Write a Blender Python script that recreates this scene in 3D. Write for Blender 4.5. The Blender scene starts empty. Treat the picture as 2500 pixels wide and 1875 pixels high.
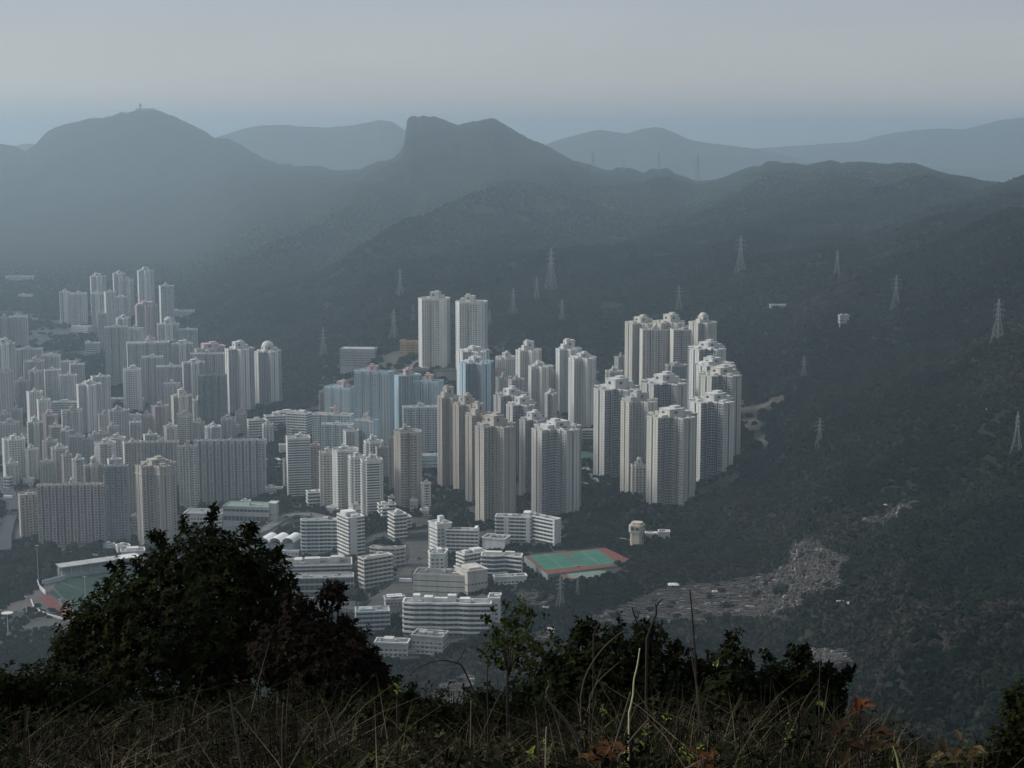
import bpy, math, random
import numpy as np
from mathutils import Vector, Matrix
R = math.radians
random.seed(7)
rng = np.random.default_rng(7)
sc = bpy.context.scene
COL = sc.collection

# ------------------------------------------------------------------ camera
CAMZ, F, HORIZON = 460.0, 4100.0, 330.0          # F and HORIZON in pixels of a 2500 x 1875 frame
PITCH = math.atan((937.5 - HORIZON) / F)
cam = bpy.data.cameras.new('camera'); camo = bpy.data.objects.new('camera', cam); COL.objects.link(camo)
camo.location = (0, 0, CAMZ); camo.rotation_euler = (R(90) - PITCH, 0, 0)
cam.sensor_width = 36; cam.lens = 36 * F / 2500; cam.clip_start = 0.5; cam.clip_end = 60000
sc.camera = camo

# ------------------------------------------------------------------ sky, sun, exposure
SUN_ELEV, SUN_AZ = R(38), R(-80)                 # azimuth from +Y, negative = towards -X
w = bpy.data.worlds.new('World'); sc.world = w; w.use_nodes = True
nt = w.node_tree; nt.nodes.clear()
out = nt.nodes.new('ShaderNodeOutputWorld'); bg = nt.nodes.new('ShaderNodeBackground')
sky = nt.nodes.new('ShaderNodeTexSky'); sky.sky_type = 'NISHITA'; sky.sun_disc = False
sky.sun_elevation = SUN_ELEV; sky.sun_rotation = SUN_AZ; sky.air_density = 1.0; sky.dust_density = 4.0; sky.altitude = 400
hs = nt.nodes.new('ShaderNodeHueSaturation'); hs.inputs['Saturation'].default_value = 0.35
mx = nt.nodes.new('ShaderNodeMix'); mx.data_type = 'RGBA'; mx.inputs[0].default_value = 0.7
co = nt.nodes.new('ShaderNodeTexCoord'); mp = nt.nodes.new('ShaderNodeMapping'); mp.inputs['Scale'].default_value = (1.6, 1.6, 9)
nz = nt.nodes.new('ShaderNodeTexNoise'); nz.inputs['Scale'].default_value = 2.2; nz.inputs['Detail'].default_value = 5
rp = nt.nodes.new('ShaderNodeValToRGB')
rp.color_ramp.elements[0].position = 0.3; rp.color_ramp.elements[0].color = (3.50, 3.42, 3.48, 1)
rp.color_ramp.elements[1].position = 0.7; rp.color_ramp.elements[1].color = (4.05, 3.92, 3.97, 1)
nt.links.new(co.outputs['Generated'], mp.inputs[0]); nt.links.new(mp.outputs[0], nz.inputs['Vector'])
nt.links.new(nz.outputs['Fac'], rp.inputs[0]); nt.links.new(sky.outputs[0], hs.inputs['Color'])
nt.links.new(hs.outputs[0], mx.inputs[6]); nt.links.new(rp.outputs[0], mx.inputs[7])
# haze-bright band that runs evenly round the whole horizon
sx = nt.nodes.new('ShaderNodeSeparateXYZ'); nt.links.new(co.outputs['Generated'], sx.inputs[0])
gr = nt.nodes.new('ShaderNodeValToRGB'); gr.color_ramp.elements[0].position = 0.0; gr.color_ramp.elements[0].color = (1.15, 1.25, 1.24, 1)
gr.color_ramp.elements[1].position = 0.085; gr.color_ramp.elements[1].color = (0.86, 0.96, 1.06, 1)
ge = gr.color_ramp.elements.new(0.028); ge.color = (1.25, 1.27, 1.22, 1)
nt.links.new(sx.outputs['Z'], gr.inputs[0]); ml = nt.nodes.new('ShaderNodeMix'); ml.data_type = 'RGBA'; ml.blend_type = 'MULTIPLY'; ml.inputs[0].default_value = 1; ml.clamp_result = False
nt.links.new(mx.outputs[2], ml.inputs[6]); nt.links.new(gr.outputs[0], ml.inputs[7]); nt.links.new(ml.outputs[2], bg.inputs[0]); bg.inputs[1].default_value = 0.12
nt.links.new(bg.outputs[0], out.inputs[0])
sun = bpy.data.lights.new('sun', 'SUN'); suno = bpy.data.objects.new('sun', sun); COL.objects.link(suno)
sun.energy = 2.6; sun.angle = R(22); sun.color = (1.0, 0.96, 0.91)
sd = Vector((math.sin(SUN_AZ) * math.cos(SUN_ELEV), math.cos(SUN_AZ) * math.cos(SUN_ELEV), math.sin(SUN_ELEV)))
suno.rotation_euler = sd.to_track_quat('Z', 'Y').to_euler()
vs = sc.view_settings; vs.view_transform = 'Standard'; vs.look = 'None'; vs.gamma = 1; vs.use_curve_mapping = False
vs.exposure = 0.12
sc.cycles.use_denoising = True
sc.cycles.max_bounces = 6; sc.cycles.volume_bounces = 2; sc.cycles.transparent_max_bounces = 6
sc.cycles.diffuse_bounces = 3

HAZE_DENSITY, HAZE_COLOR = 1.15e-4, (0.735, 0.90, 1.0, 1)

# ------------------------------------------------------------------ pixel <-> world
CP, SP = math.cos(PITCH), math.sin(PITCH)
def ray(px, py):
    dx, dy = (px - 1250) / F, (937.5 - py) / F
    return dx, CP + dy * SP, -SP + dy * CP
def at(px, py, Y):
    a, b, c = ray(px, py)
    return Vector((a / b * Y, Y, CAMZ + c / b * Y))
def project(X, Y, Z):
    X = np.asarray(X, float); Y = np.asarray(Y, float); Z = np.asarray(Z, float) - CAMZ
    d = Y * CP - Z * SP; up = Y * SP + Z * CP
    return 1250 + F * X / d, 937.5 - F * up / d
def slope(py):
    a, b, c = ray(1250, py)
    return c / b
def inpoly(x, y, poly):
    x = np.asarray(x, float); y = np.asarray(y, float); r = np.zeros(x.shape, bool)
    n = len(poly)
    for i in range(n):
        x0, y0 = poly[i]; x1, y1 = poly[(i + 1) % n]
        if y0 == y1: continue
        c = ((y0 > y) != (y1 > y)) & (x < (x1 - x0) * (y - y0) / (y1 - y0) + x0)
        r ^= c
    return r

# ------------------------------------------------------------------ noise
def vnoise(x, y, seed=0):
    xi = np.floor(x).astype(np.int64); yi = np.floor(y).astype(np.int64)
    xf = x - xi; yf = y - yi
    def h(a, b):
        n = (a * 374761393 + b * 668265263 + seed * 1442695041) & 0x7fffffff
        n = (n ^ (n >> 13)) * 1274126177 & 0x7fffffff
        n = (n ^ (n >> 16)) & 0x7fffffff
        return (n % 100003) / 100003.0
    u = xf * xf * (3 - 2 * xf); v = yf * yf * (3 - 2 * yf)
    return (h(xi, yi) * (1 - u) + h(xi + 1, yi) * u) * (1 - v) + (h(xi, yi + 1) * (1 - u) + h(xi + 1, yi + 1) * u) * v
def fbm(x, y, octv=4, seed=0):
    s = 0; a = 0.5; t = 0
    for o in range(octv):
        s = s + a * vnoise(x * 2 ** o + 17.3 * o, y * 2 ** o - 9.1 * o, seed + o); t += a; a *= 0.5
    return s / t

# ------------------------------------------------------------------ terrain height field
SKY_L = [(-900,330),(-500,300),(-150,345),(0,350),(40,358),(62,369),(90,345),(120,319),(160,300),(200,293),(235,287),(262,284),(300,274),(345,268),(395,270),(412,278),
 (430,283),(480,310),(520,332),(560,340),(590,352),(620,375),(650,388),(690,403),(705,401),(722,404),(745,401),(775,405),(800,412),(850,416),(900,402),(940,390),(960,384),(976,368),
 (985,352),(989,332),(992,305),(995,288),(1002,281),(1012,281),(1020,286),(1033,281),(1045,284),(1060,282),(1072,285),(1090,293),(1105,299),(1121,303),(1140,296),(1165,290),(1190,284),(1208,284),
 (1222,294),(1240,306),(1290,340),(1340,362),(1400,390),(1450,408),(1495,416),(1512,410),(1540,409),(1570,421),(1590,410),(1630,408),(1650,421),(1700,440),(1750,436),(1790,427),
 (1838,405),(1855,404),(1876,391),(1900,390),(1930,396),(1972,405),(2000,399),(2032,391),(2058,399),(2070,395),(2100,392),(2125,397),(2175,400),(2230,398),(2265,406),
 (2310,420),(2370,430),(2410,443),(2460,448),(2478,442),(2500,438),(2600,425),(3000,390),(3500,380)]
skx = np.array([p[0] for p in SKY_L], float); sky_ = np.array([p[1] for p in SKY_L], float)
RD = np.array([(-900,9200),(0,9400),(420,9300),(600,8900),(750,8200),(950,7300),(1200,7000),(1500,6500),(1700,6100),(2000,5600),(2500,5000),(3500,4600)], float)
# per column: (Y, z) knots of the valley and the slopes below the skyline, z as a number or ('p', pixel row)
COLS = {
 -900: [(900,90),(1400,60),(2200,40),(3300,45),(3800,60),(5000,150)],
 0:    [(900,80),(1100,55),(1400,45),(1700,42),(2200,40),(2800,40),(3300,48),(3805,60),(4595,('p',575)),(5542,('p',460))],
 400:  [(900,80),(1100,55),(1400,45),(1700,42),(2200,40),(2700,40),(3100,50),(3600,64),(4500,('p',590)),(5600,('p',440))],
 700:  [(900,85),(1100,62),(1400,55),(1700,52),(2100,50),(2550,52),(2884,('p',820)),(3174,('p',700)),(3647,('p',600)),(4226,('p',520))],
 1000: [(900,90),(1100,75),(1400,72),(1700,70),(2000,72),(2300,95),(2500,112),(2700,('p',820)),(2911,('p',700)),(3121,('p',640)),(4016,('p',480))],
 1250: [(900,95),(1100,80),(1400,80),(1700,78),(2000,82),(2300,100),(2500,118),(2700,('p',800)),(2990,('p',660)),(3332,('p',560)),(3858,('p',470))],
 1500: [(900,95),(1100,80),(1300,86),(1450,88),(1700,80),(2000,90),(2300,112),(2500,('p',850)),(2911,('p',680)),(3489,('p',540))],
 1650: [(900,95),(1150,78),(1300,('p',1500)),(1400,('p',1400)),(1560,92),(1640,90),(1800,92),(2150,110),(2350,('p',880)),(2858,('p',690)),(3542,('p',520))],
 1850: [(900,98),(1150,('p',1650)),(1300,('p',1480)),(1420,('p',1380)),(1550,('p',1245)),(1680,('p',1150)),(1800,118),(2000,('p',1020)),(2250,('p',860)),(2700,('p',690)),(3332,('p',540))],
 2100: [(700,150),(780,('p',1750)),(1000,('p',1500)),(1240,('p',1300)),(1520,('p',1100)),(1900,('p',900)),(2350,('p',700)),(3450,('p',510))],
 2300: [(600,210),(660,('p',1770)),(880,('p',1500)),(1100,('p',1300)),(1360,('p',1100)),(1660,('p',900)),(2100,('p',690)),(2762,('p',560)),(3325,('p',490))],
 2500: [(580,225),(620,('p',1790)),(820,('p',1500)),(1020,('p',1300)),(1240,('p',1100)),(1500,('p',900)),(1840,('p',700)),(2060,('p',565)),(2300,325),(3262,('p',500))],
 2800: [(560,230),(620,('p',1770)),(1300,('p',1100)),(1800,('p',600)),(2200,('p',470)),(2700,('p',440))],
 3500: [(560,230),(620,('p',1770)),(1300,('p',1100)),(1800,('p',600)),(2200,('p',470)),(2700,('p',440))],
}
UMAX = 0.44
US = np.arange(-UMAX, UMAX + 1e-6, 0.00115)
YS = np.concatenate([np.geomspace(26, 560, 40)[:-1], np.arange(560, 2600, 10.5), np.arange(2600, 5000, 18.0), np.arange(5000, 9600, 27.0), np.geomspace(9600, 11500, 10)])
NU, NY = len(US), len(YS)
def build_grid():
    cx = sorted(COLS); prof = []
    kY = np.array([26, 100, 250, 400], float)
    for x in cx:
        ky, kz = list(kY), [CAMZ - 1.2 - 0.47 * (y - 3.5) for y in kY]
        for Yk, z in COLS[x]:
            Yk = Yk if Yk < 2700 else 2700 + (Yk - 2700) * (1.9 if x < 1900 else 1.6)
            ky.append(Yk); kz.append(CAMZ + slope(z[1]) * Yk if isinstance(z, tuple) else z)
        prof.append((np.array(ky, float), np.array(kz, float)))
    G = np.zeros((NU, NY)); H0 = np.zeros((NU, NY)); H1 = np.zeros((NU, NY))
    for i, u in enumerate(US):
        px = 1250 + F * u * 1.0                                     # near the horizon dirY = 1 / cos-ish, good to a pixel
        px = 1250 + F * u * (CP + (937.5 - 350) / F * SP)
        yr = np.interp(px, RD[:, 0], RD[:, 1]); srow = np.interp(px, skx, sky_)
        zr = CAMZ + slope(srow) * yr
        j = min(max(np.searchsorted(cx, px) - 1, 0), len(cx) - 2)
        t = min(max((px - cx[j]) / (cx[j + 1] - cx[j]), 0), 1); t = t * t * (3 - 2 * t)
        zs = []
        for k in (j, j + 1):
            ky = np.append(prof[k][0], [yr, yr + 350, yr + 1100, 14000]); kz = np.append(prof[k][1], [zr, zr - 110, 70, 50])
            zs.append(np.interp(YS, ky, kz))
        z = zs[0] * (1 - t) + zs[1] * t
        # soften knots but keep the crest
        zz = z.copy()
        for _ in range(3): zz[1:-1] = (zz[:-2] + 2 * zz[1:-1] + zz[2:]) / 4
        crest = np.exp(-((YS - yr) / 60.0) ** 2)
        z = zz * (1 - crest) + np.maximum(z, zz) * crest
        G[i] = z
        rise = np.clip((z - 130) / 120.0, 0, 1) * np.clip((yr - YS) / 1300.0, 0, 1) * (0.35 if px < 800 else 1.0) * np.clip((YS - 900) / 250.0, 0, 1)
        H0[i] = rise; H1[i] = np.clip((z - 95) / 90.0, 0, 1) * np.clip((yr - YS) / 900.0, 0, 1) * np.clip((YS - 2300) / 900.0, 0, 1)
    X = US[:, None] * YS[None, :]; Y = np.broadcast_to(YS[None, :], X.shape)
    n1 = 1 - np.abs(2 * fbm(X / 620.0 + 3.1, Y / 900.0, 4, 3) - 1) * 2
    n2 = fbm(X / 140.0, Y / 160.0, 4, 11) - 0.5
    G = G + H0 * (n1 * 28 + n2 * 24 - 9)
    n3 = 1 - np.abs(2 * fbm((X - 0.35 * Y) / 520.0 + 1.7, Y / 2100.0, 3, 61) - 1) * 2.4
    G = G + H1 * (n3 * 44 - 16)
    G = G + np.clip((Y - 4300) / 600, 0, 1) * np.clip((G - 150) / 80, 0, 1) * (fbm(X / 75.0, Y / 260.0, 4, 71) - 0.5) * 22
    near = np.clip((Y - 850) / 300.0, 0, 1) * np.clip(1 - H0, 0, 1) * np.clip((11500 - Y) / 500, 0, 1)
    wood = np.clip((1250 + F * X / Y - 1500) / 300.0, 0, 1) * np.clip((YS[None, :] < 2300), 0, 1)
    G = G + near * (fbm(X / 60.0, Y / 60.0, 3, 5) - 0.5) * 3 * (1 + 2.5 * wood)
    fold = np.clip((1250 + F * X / Y - 1950) / 300.0, 0, 1) * np.clip((Y - 560) / 200, 0, 1) * np.clip((1900 - Y) / 400, 0, 1)
    G = G + fold * ((1 - np.abs(2 * fbm((X + 0.5 * Y) / 210.0 + 7, (Y - 0.4 * X) / 420.0, 3, 41) - 1) * 2) * 26 - 12)
    return G
G = build_grid()
def height(X, Y):
    X = np.asarray(X, float); Y = np.maximum(np.asarray(Y, float), YS[0])
    iu = np.clip((X / Y + UMAX) / 0.00115, 0, NU - 1.001); iy = np.clip(np.interp(Y, YS, np.arange(NY)), 0, NY - 1.001)
    a = iu.astype(int); b = iy.astype(int); fu = iu - a; fy = iy - b
    return (G[a, b] * (1 - fu) + G[a + 1, b] * fu) * (1 - fy) + (G[a, b + 1] * (1 - fu) + G[a + 1, b + 1] * fu) * fy
def hit(px, py, y0=700.0, y1=11000.0):
    a, b, c = ray(px, py)
    Y = np.arange(y0, y1, 4.0); z = CAMZ + c / b * Y; h = height(a / b * Y, Y)
    k = np.nonzero(z <= h)[0]
    Yh = Y[k[0]] if len(k) else y1
    return Vector((a / b * Yh, Yh, float(height(a / b * Yh, Yh))))

# ------------------------------------------------------------------ materials
MATS = {}
def mat(name, col, rough=0.85, var=0.15, scale=0.15, spec=0.25, streak=False, col2=None, detail=4, metal=0.0, inst=False, transl=0.0):
    if name in MATS: return MATS[name]
    m = bpy.data.materials.new(name); m.use_nodes = True; t = m.node_tree; b = t.nodes['Principled BSDF']
    b.inputs['Roughness'].default_value = rough; b.inputs['Specular IOR Level'].default_value = spec; b.inputs['Metallic'].default_value = metal
    tc = t.nodes.new('ShaderNodeTexCoord'); n = t.nodes.new('ShaderNodeTexNoise'); n.inputs['Scale'].default_value = scale; n.inputs['Detail'].default_value = detail
    if inst:
        g = t.nodes.new('ShaderNodeNewGeometry'); src = g.outputs['Position']
    else: src = tc.outputs['Object']
    if streak:
        mpn = t.nodes.new('ShaderNodeMapping'); mpn.inputs['Scale'].default_value = (1, 1, 0.12)
        t.links.new(src, mpn.inputs[0]); src = mpn.outputs[0]
    t.links.new(src, n.inputs['Vector'])
    r = t.nodes.new('ShaderNodeValToRGB'); r.color_ramp.elements[0].position = 0.33; r.color_ramp.elements[1].position = 0.67
    c2 = col2 if col2 else tuple(min(1, c * (1 + var)) for c in col); c1 = col if col2 else tuple(c * (1 - var) for c in col)
    r.color_ramp.elements[0].color = (*c1, 1); r.color_ramp.elements[1].color = (*c2, 1)
    t.links.new(n.outputs['Fac'], r.inputs[0]); srcc = r.outputs[0]
    if inst:
        oi = t.nodes.new('ShaderNodeObjectInfo'); mr = t.nodes.new('ShaderNodeMapRange'); mr.inputs['To Min'].default_value = 0.68; mr.inputs['To Max'].default_value = 1.32
        t.links.new(oi.outputs['Random'], mr.inputs[0]); mm = t.nodes.new('ShaderNodeMix'); mm.data_type = 'RGBA'; mm.blend_type = 'MULTIPLY'; mm.inputs[0].default_value = 1
        t.links.new(srcc, mm.inputs[6]); t.links.new(mr.outputs[0], mm.inputs[7]); srcc = mm.outputs[2]
    t.links.new(srcc, b.inputs['Base Color'])
    MATS[name] = m
    return m

# ------------------------------------------------------------------ mesh builder
class MB:
    def __init__(s): s.v = []; s.f = []; s.n = 0
    def add(s, v, f):
        v = np.asarray(v, float).reshape(-1, 3); s.v.append(v)
        s.f.append([tuple(i + s.n for i in q) for q in f]); s.n += len(v)
    def box(s, c, h, rz=0.0, top=1.0):
        x, y, z = h; ca, sa = math.cos(rz), math.sin(rz); v = []
        for dz, k in ((-z, 1), (z, top)):
            for dx, dy in ((-x, -y), (x, -y), (x, y), (-x, y)):
                dx *= k; dy *= k; v.append((c[0] + dx * ca - dy * sa, c[1] + dx * sa + dy * ca, c[2] + dz))
        s.add(v, [(0, 3, 2, 1), (4, 5, 6, 7), (0, 1, 5, 4), (1, 2, 6, 5), (2, 3, 7, 6), (3, 0, 4, 7)])
    def prism(s, poly, z0, z1, cap=True, bottom=False):
        n = len(poly); v = [(x, y, z0) for x, y in poly] + [(x, y, z1) for x, y in poly]
        f = [(i, (i + 1) % n, n + (i + 1) % n, n + i) for i in range(n)]
        if cap: f.append(tuple(range(n, 2 * n)))
        if bottom: f.append(tuple(range(n - 1, -1, -1)))
        s.add(v, f)
    def ring(s, inner, outer, z0, z1):
        n = len(inner); v = [(x, y, z0) for x, y in outer] + [(x, y, z1) for x, y in outer] + [(x, y, z1) for x, y in inner] + [(x, y, z0) for x, y in inner]
        f = []
        for i in range(n):
            j = (i + 1) % n
            f += [(i, j, n + j, n + i), (n + i, n + j, 2 * n + j, 2 * n + i), (2 * n + i, 2 * n + j, 3 * n + j, 3 * n + i), (3 * n + i, 3 * n + j, j, i)]
        s.add(v, f)
    def bar(s, a, b, r, r2=None):
        a = Vector(a); b = Vector(b); d = (b - a); r2 = r if r2 is None else r2
        if d.length < 1e-6: return
        d.normalize(); u = d.orthogonal().normalized(); w = d.cross(u)
        v = []
        for p, q in ((a, r), (b, r2)):
            for k in range(4):
                t = math.pi / 2 * k; v.append(p + u * (q * math.cos(t)) + w * (q * math.sin(t)))
        s.add([tuple(x) for x in v], [(0, 1, 5, 4), (1, 2, 6, 5), (2, 3, 7, 6), (3, 0, 4, 7), (3, 2, 1, 0), (4, 5, 6, 7)])
    def tube(s, pts, r0, r1, k=6):
        pts = [Vector(p) for p in pts]; n = len(pts); v = []; f = []
        for i, p in enumerate(pts):
            d = (pts[min(i + 1, n - 1)] - pts[max(i - 1, 0)]).normalized(); u = d.cross(Vector((0.13, 0.9, 0.2))).normalized(); w = d.cross(u)
            r = r0 + (r1 - r0) * i / (n - 1)
            for j in range(k):
                t = 2 * math.pi * j / k; v.append(tuple(p + u * (r * math.cos(t)) + w * (r * math.sin(t))))
        for i in range(n - 1):
            for j in range(k): f.append((i * k + j, i * k + (j + 1) % k, (i + 1) * k + (j + 1) % k, (i + 1) * k + j))
        f.append(tuple(range((n - 1) * k, n * k))); s.add(v, f)
    def mesh(s, name):
        me = bpy.data.meshes.new(name)
        if s.v:
            f = [q for g in s.f for q in g]; me.from_pydata(np.concatenate(s.v).tolist(), [], f)
        return me
    def obj(s, name, m, parent=None, smooth=False, kind=None):
        me = s.mesh(name); o = bpy.data.objects.new(name, me); me.materials.append(m); COL.objects.link(o)
        if smooth: me.polygons.foreach_set('use_smooth', [True] * len(me.polygons))
        if parent: o.parent = parent
        if kind: o['kind'] = kind
        return o
def quads_obj(name, V, m, parent=None, kind=None, smooth=False):
    """V: (n, 4, 3) array of quads -> one mesh."""
    V = np.asarray(V, np.float32); n = len(V); me = bpy.data.meshes.new(name)
    me.vertices.add(n * 4); me.vertices.foreach_set('co', V.reshape(-1)); me.loops.add(n * 4)
    me.loops.foreach_set('vertex_index', np.arange(n * 4, dtype=np.int32)); me.polygons.add(n)
    me.polygons.foreach_set('loop_start', np.arange(0, n * 4, 4, dtype=np.int32)); me.update(calc_edges=True)
    me.materials.append(m); o = bpy.data.objects.new(name, me); COL.objects.link(o)
    if parent: o.parent = parent
    if kind: o['kind'] = kind
    return o
def thing(name, label, cat, loc, rz=0.0, group=None):
    o = bpy.data.objects.new(name, None); o.location = loc; o.rotation_euler = (0, 0, rz); o.empty_display_size = 1
    o['label'] = label; o['category'] = cat
    if group: o['group'] = group
    COL.objects.link(o); return o
def dup(root, loc, label, rz=0.0, s=None, group=None):
    r = root.copy(); r.location = loc; r.rotation_euler = (0, 0, rz); r['label'] = label
    if group: r['group'] = group
    if s: r.scale = (s, s, s) if not isinstance(s, tuple) else s
    COL.objects.link(r)
    for ch in root.children:
        c = ch.copy(); c.parent = r; COL.objects.link(c)
        for g in ch.children: d = g.copy(); d.parent = c; COL.objects.link(d)
    return r
def struct(o): o['kind'] = 'structure'; return o
# ------------------------------------------------------------------ pixel-traced areas of the ground
CEM = [[(1400,1532),(1480,1492),(1560,1462),(1640,1432),(1780,1422),(1890,1400),(1932,1372),(1925,1345),(1960,1325),(2000,1322),(2025,1345),(2080,1368),(2055,1390),(2045,1438),(1970,1458),(1965,1490),(1850,1510),(1700,1525),(1620,1522),(1500,1530),(1440,1546)],
       [(1250,1460),(1275,1440),(1320,1445),(1365,1462),(1330,1490),(1280,1485)], [(1300,1560),(1330,1538),(1352,1530),(1350,1565),(1310,1572)],
       [(1050,1700),(1080,1670),(1150,1640),(1160,1720),(1080,1730)], [(2105,1270),(2170,1262),(2215,1215),(2245,1230),(2190,1262),(2170,1280),(2110,1282)],
       [(1930,1600),(2010,1585),(2090,1600),(2080,1625),(1990,1630)]]
SOIL = [[(1800,1000),(1850,985),(1915,962),(1925,975),(1880,1010),(1850,1020),(1875,1060),(1880,1095),(1850,1090),(1815,1050)]]
CITY = [[(-900,1345),(-900,735),(60,760),(230,800),(420,780),(500,860),(690,870),(690,1010),(780,900),(1000,850),(1200,800),(1480,840),(1760,900),(1840,985),(1800,1180),(1650,1240),(1460,1230),(1380,1345),(1560,1400),(1300,1440),(1210,1560),(1100,1625),(930,1610),(860,1500),(700,1500),(400,1500),(300,1345)],
        [(-100,1600),(-100,1480),(60,1430),(200,1380),(420,1360),(400,1500),(120,1560)]]
PARK = [[(0,1345),(60,1310),(340,1330),(330,1372),(140,1380),(60,1440),(0,1500)], [(700,1190),(860,1250),(840,1300),(760,1262),(690,1268),(640,1290),(660,1230)],
        [(1070,1180),(1130,1190),(1160,1300),(1050,1290),(1050,1200)], [(1420,1180),(1520,1190),(1600,1240),(1640,1260),(1560,1270),(1540,1340),(1480,1350),(1390,1345),(1370,1280),(1420,1270)],
        [(890,1280),(1050,1290),(1040,1300),(960,1302),(900,1330)], [(690,890),(840,900),(780,990),(690,1010)], [(1180,860),(1250,850),(1600,860),(1640,900),(1200,960)],
        [(270,830),(310,840),(310,980),(260,985)], [(240,1030),(340,1000),(350,1060),(260,1070)], [(130,1020),(190,1000),(200,1090),(150,1090)], [(20,930),(100,930),(100,1000),(30,1000)], [(690,1080),(700,1200),(650,1200),(640,1080)],
        [(870,1400),(930,1480),(880,1500),(860,1450)], [(1110,1430),(1210,1420),(1300,1440),(1240,1560),(1110,1620),(1070,1560),(1230,1520),(1230,1460)], [(1300,1400),(1560,1400),(1400,1460),(1300,1440)]]
COURTS = [[(1278,1352),(1478,1335),(1550,1372),(1335,1402)], [(1360,1395),(1475,1390),(1480,1412),(1380,1416)]]
STADIUM = [[(85,1452),(130,1410),(420,1380),(440,1500),(180,1510),(100,1480)]]
def anyp(x, y, polys):
    r = np.zeros(np.shape(x), bool)
    for p in polys: r |= inpoly(x, y, p)
    return r

# ------------------------------------------------------------------ terrain mesh
def make_terrain():
    X = US[:, None] * YS[None, :]; Y = np.broadcast_to(YS[None, :], X.shape)
    V = np.stack([X, Y, G], -1).reshape(-1, 3)
    idx = np.arange(NU * NY).reshape(NU, NY)
    q = np.stack([idx[:-1, :-1], idx[1:, :-1], idx[1:, 1:], idx[:-1, 1:]], -1).reshape(-1, 4).astype(np.int32)
    me = bpy.data.meshes.new('terrain'); me.vertices.add(len(V)); me.vertices.foreach_set('co', V.astype(np.float32).reshape(-1))
    me.loops.add(len(q) * 4); me.loops.foreach_set('vertex_index', q.reshape(-1)); me.polygons.add(len(q))
    me.polygons.foreach_set('loop_start', np.arange(0, len(q) * 4, 4, dtype=np.int32)); me.update(calc_edges=True)
    me.polygons.foreach_set('use_smooth', np.ones(len(q), bool))
    px, py = project(X, Y, G)
    city = (anyp(px, py, CITY) & (G < 135)).astype(float)
    soil = anyp(px, py, SOIL).astype(float); cem = anyp(px, py, CEM).astype(float)
    c = np.zeros((NU, NY, 4)); c[..., 0] = city; c[..., 1] = soil; c[..., 2] = cem; c[..., 3] = 1
    a = me.color_attributes.new('ground', 'FLOAT_COLOR', 'POINT'); a.data.foreach_set('color', c.astype(np.float32).reshape(-1))
    m = bpy.data.materials.new('hillside'); m.use_nodes = True; t = m.node_tree; b = t.nodes['Principled BSDF']; b.inputs['Roughness'].default_value = 0.95; b.inputs['Specular IOR Level'].default_value = 0.1
    at_ = t.nodes.new('ShaderNodeAttribute'); at_.attribute_name = 'ground'; sp = t.nodes.new('ShaderNodeSeparateColor'); t.links.new(at_.outputs['Color'], sp.inputs[0])
    tc = t.nodes.new('ShaderNodeTexCoord')
    def noise(s, c1, c2, p0=0.35, p1=0.65):
        n = t.nodes.new('ShaderNodeTexNoise'); n.inputs['Scale'].default_value = s; n.inputs['Detail'].default_value = 6; t.links.new(tc.outputs['Object'], n.inputs['Vector'])
        r = t.nodes.new('ShaderNodeValToRGB'); r.color_ramp.elements[0].position = p0; r.color_ramp.elements[1].position = p1
        r.color_ramp.elements[0].color = (*c1, 1); r.color_ramp.elements[1].color = (*c2, 1); t.links.new(n.outputs['Fac'], r.inputs[0]); return r.outputs[0]
    def mixc(f, a, b_):
        x = t.nodes.new('ShaderNodeMix'); x.data_type = 'RGBA'; t.links.new(f, x.inputs[0]); t.links.new(a, x.inputs[6]); t.links.new(b_, x.inputs[7]); return x.outputs[2]
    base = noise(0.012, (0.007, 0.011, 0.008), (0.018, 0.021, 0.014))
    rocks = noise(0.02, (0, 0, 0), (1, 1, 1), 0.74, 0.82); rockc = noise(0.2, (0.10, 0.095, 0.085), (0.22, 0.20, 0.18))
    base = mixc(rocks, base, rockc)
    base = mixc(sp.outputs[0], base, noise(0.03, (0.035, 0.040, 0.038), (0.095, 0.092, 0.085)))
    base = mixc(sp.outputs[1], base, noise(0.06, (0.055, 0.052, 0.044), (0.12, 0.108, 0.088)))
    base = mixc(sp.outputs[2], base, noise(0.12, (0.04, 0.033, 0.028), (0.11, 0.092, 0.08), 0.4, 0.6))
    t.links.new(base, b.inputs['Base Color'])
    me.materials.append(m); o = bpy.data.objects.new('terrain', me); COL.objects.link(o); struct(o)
make_terrain()

# valley floor carried on to the horizon beneath everything
mb = MB(); mb.add([(-18500, -1900, 12), (18500, -1900, 12), (18500, 24000, 12), (-18500, 24000, 12)], [(0, 1, 2, 3)])
struct(mb.obj('ground', mat('plain', (0.05, 0.055, 0.045), 0.95, 0.3, 0.002)))

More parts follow.
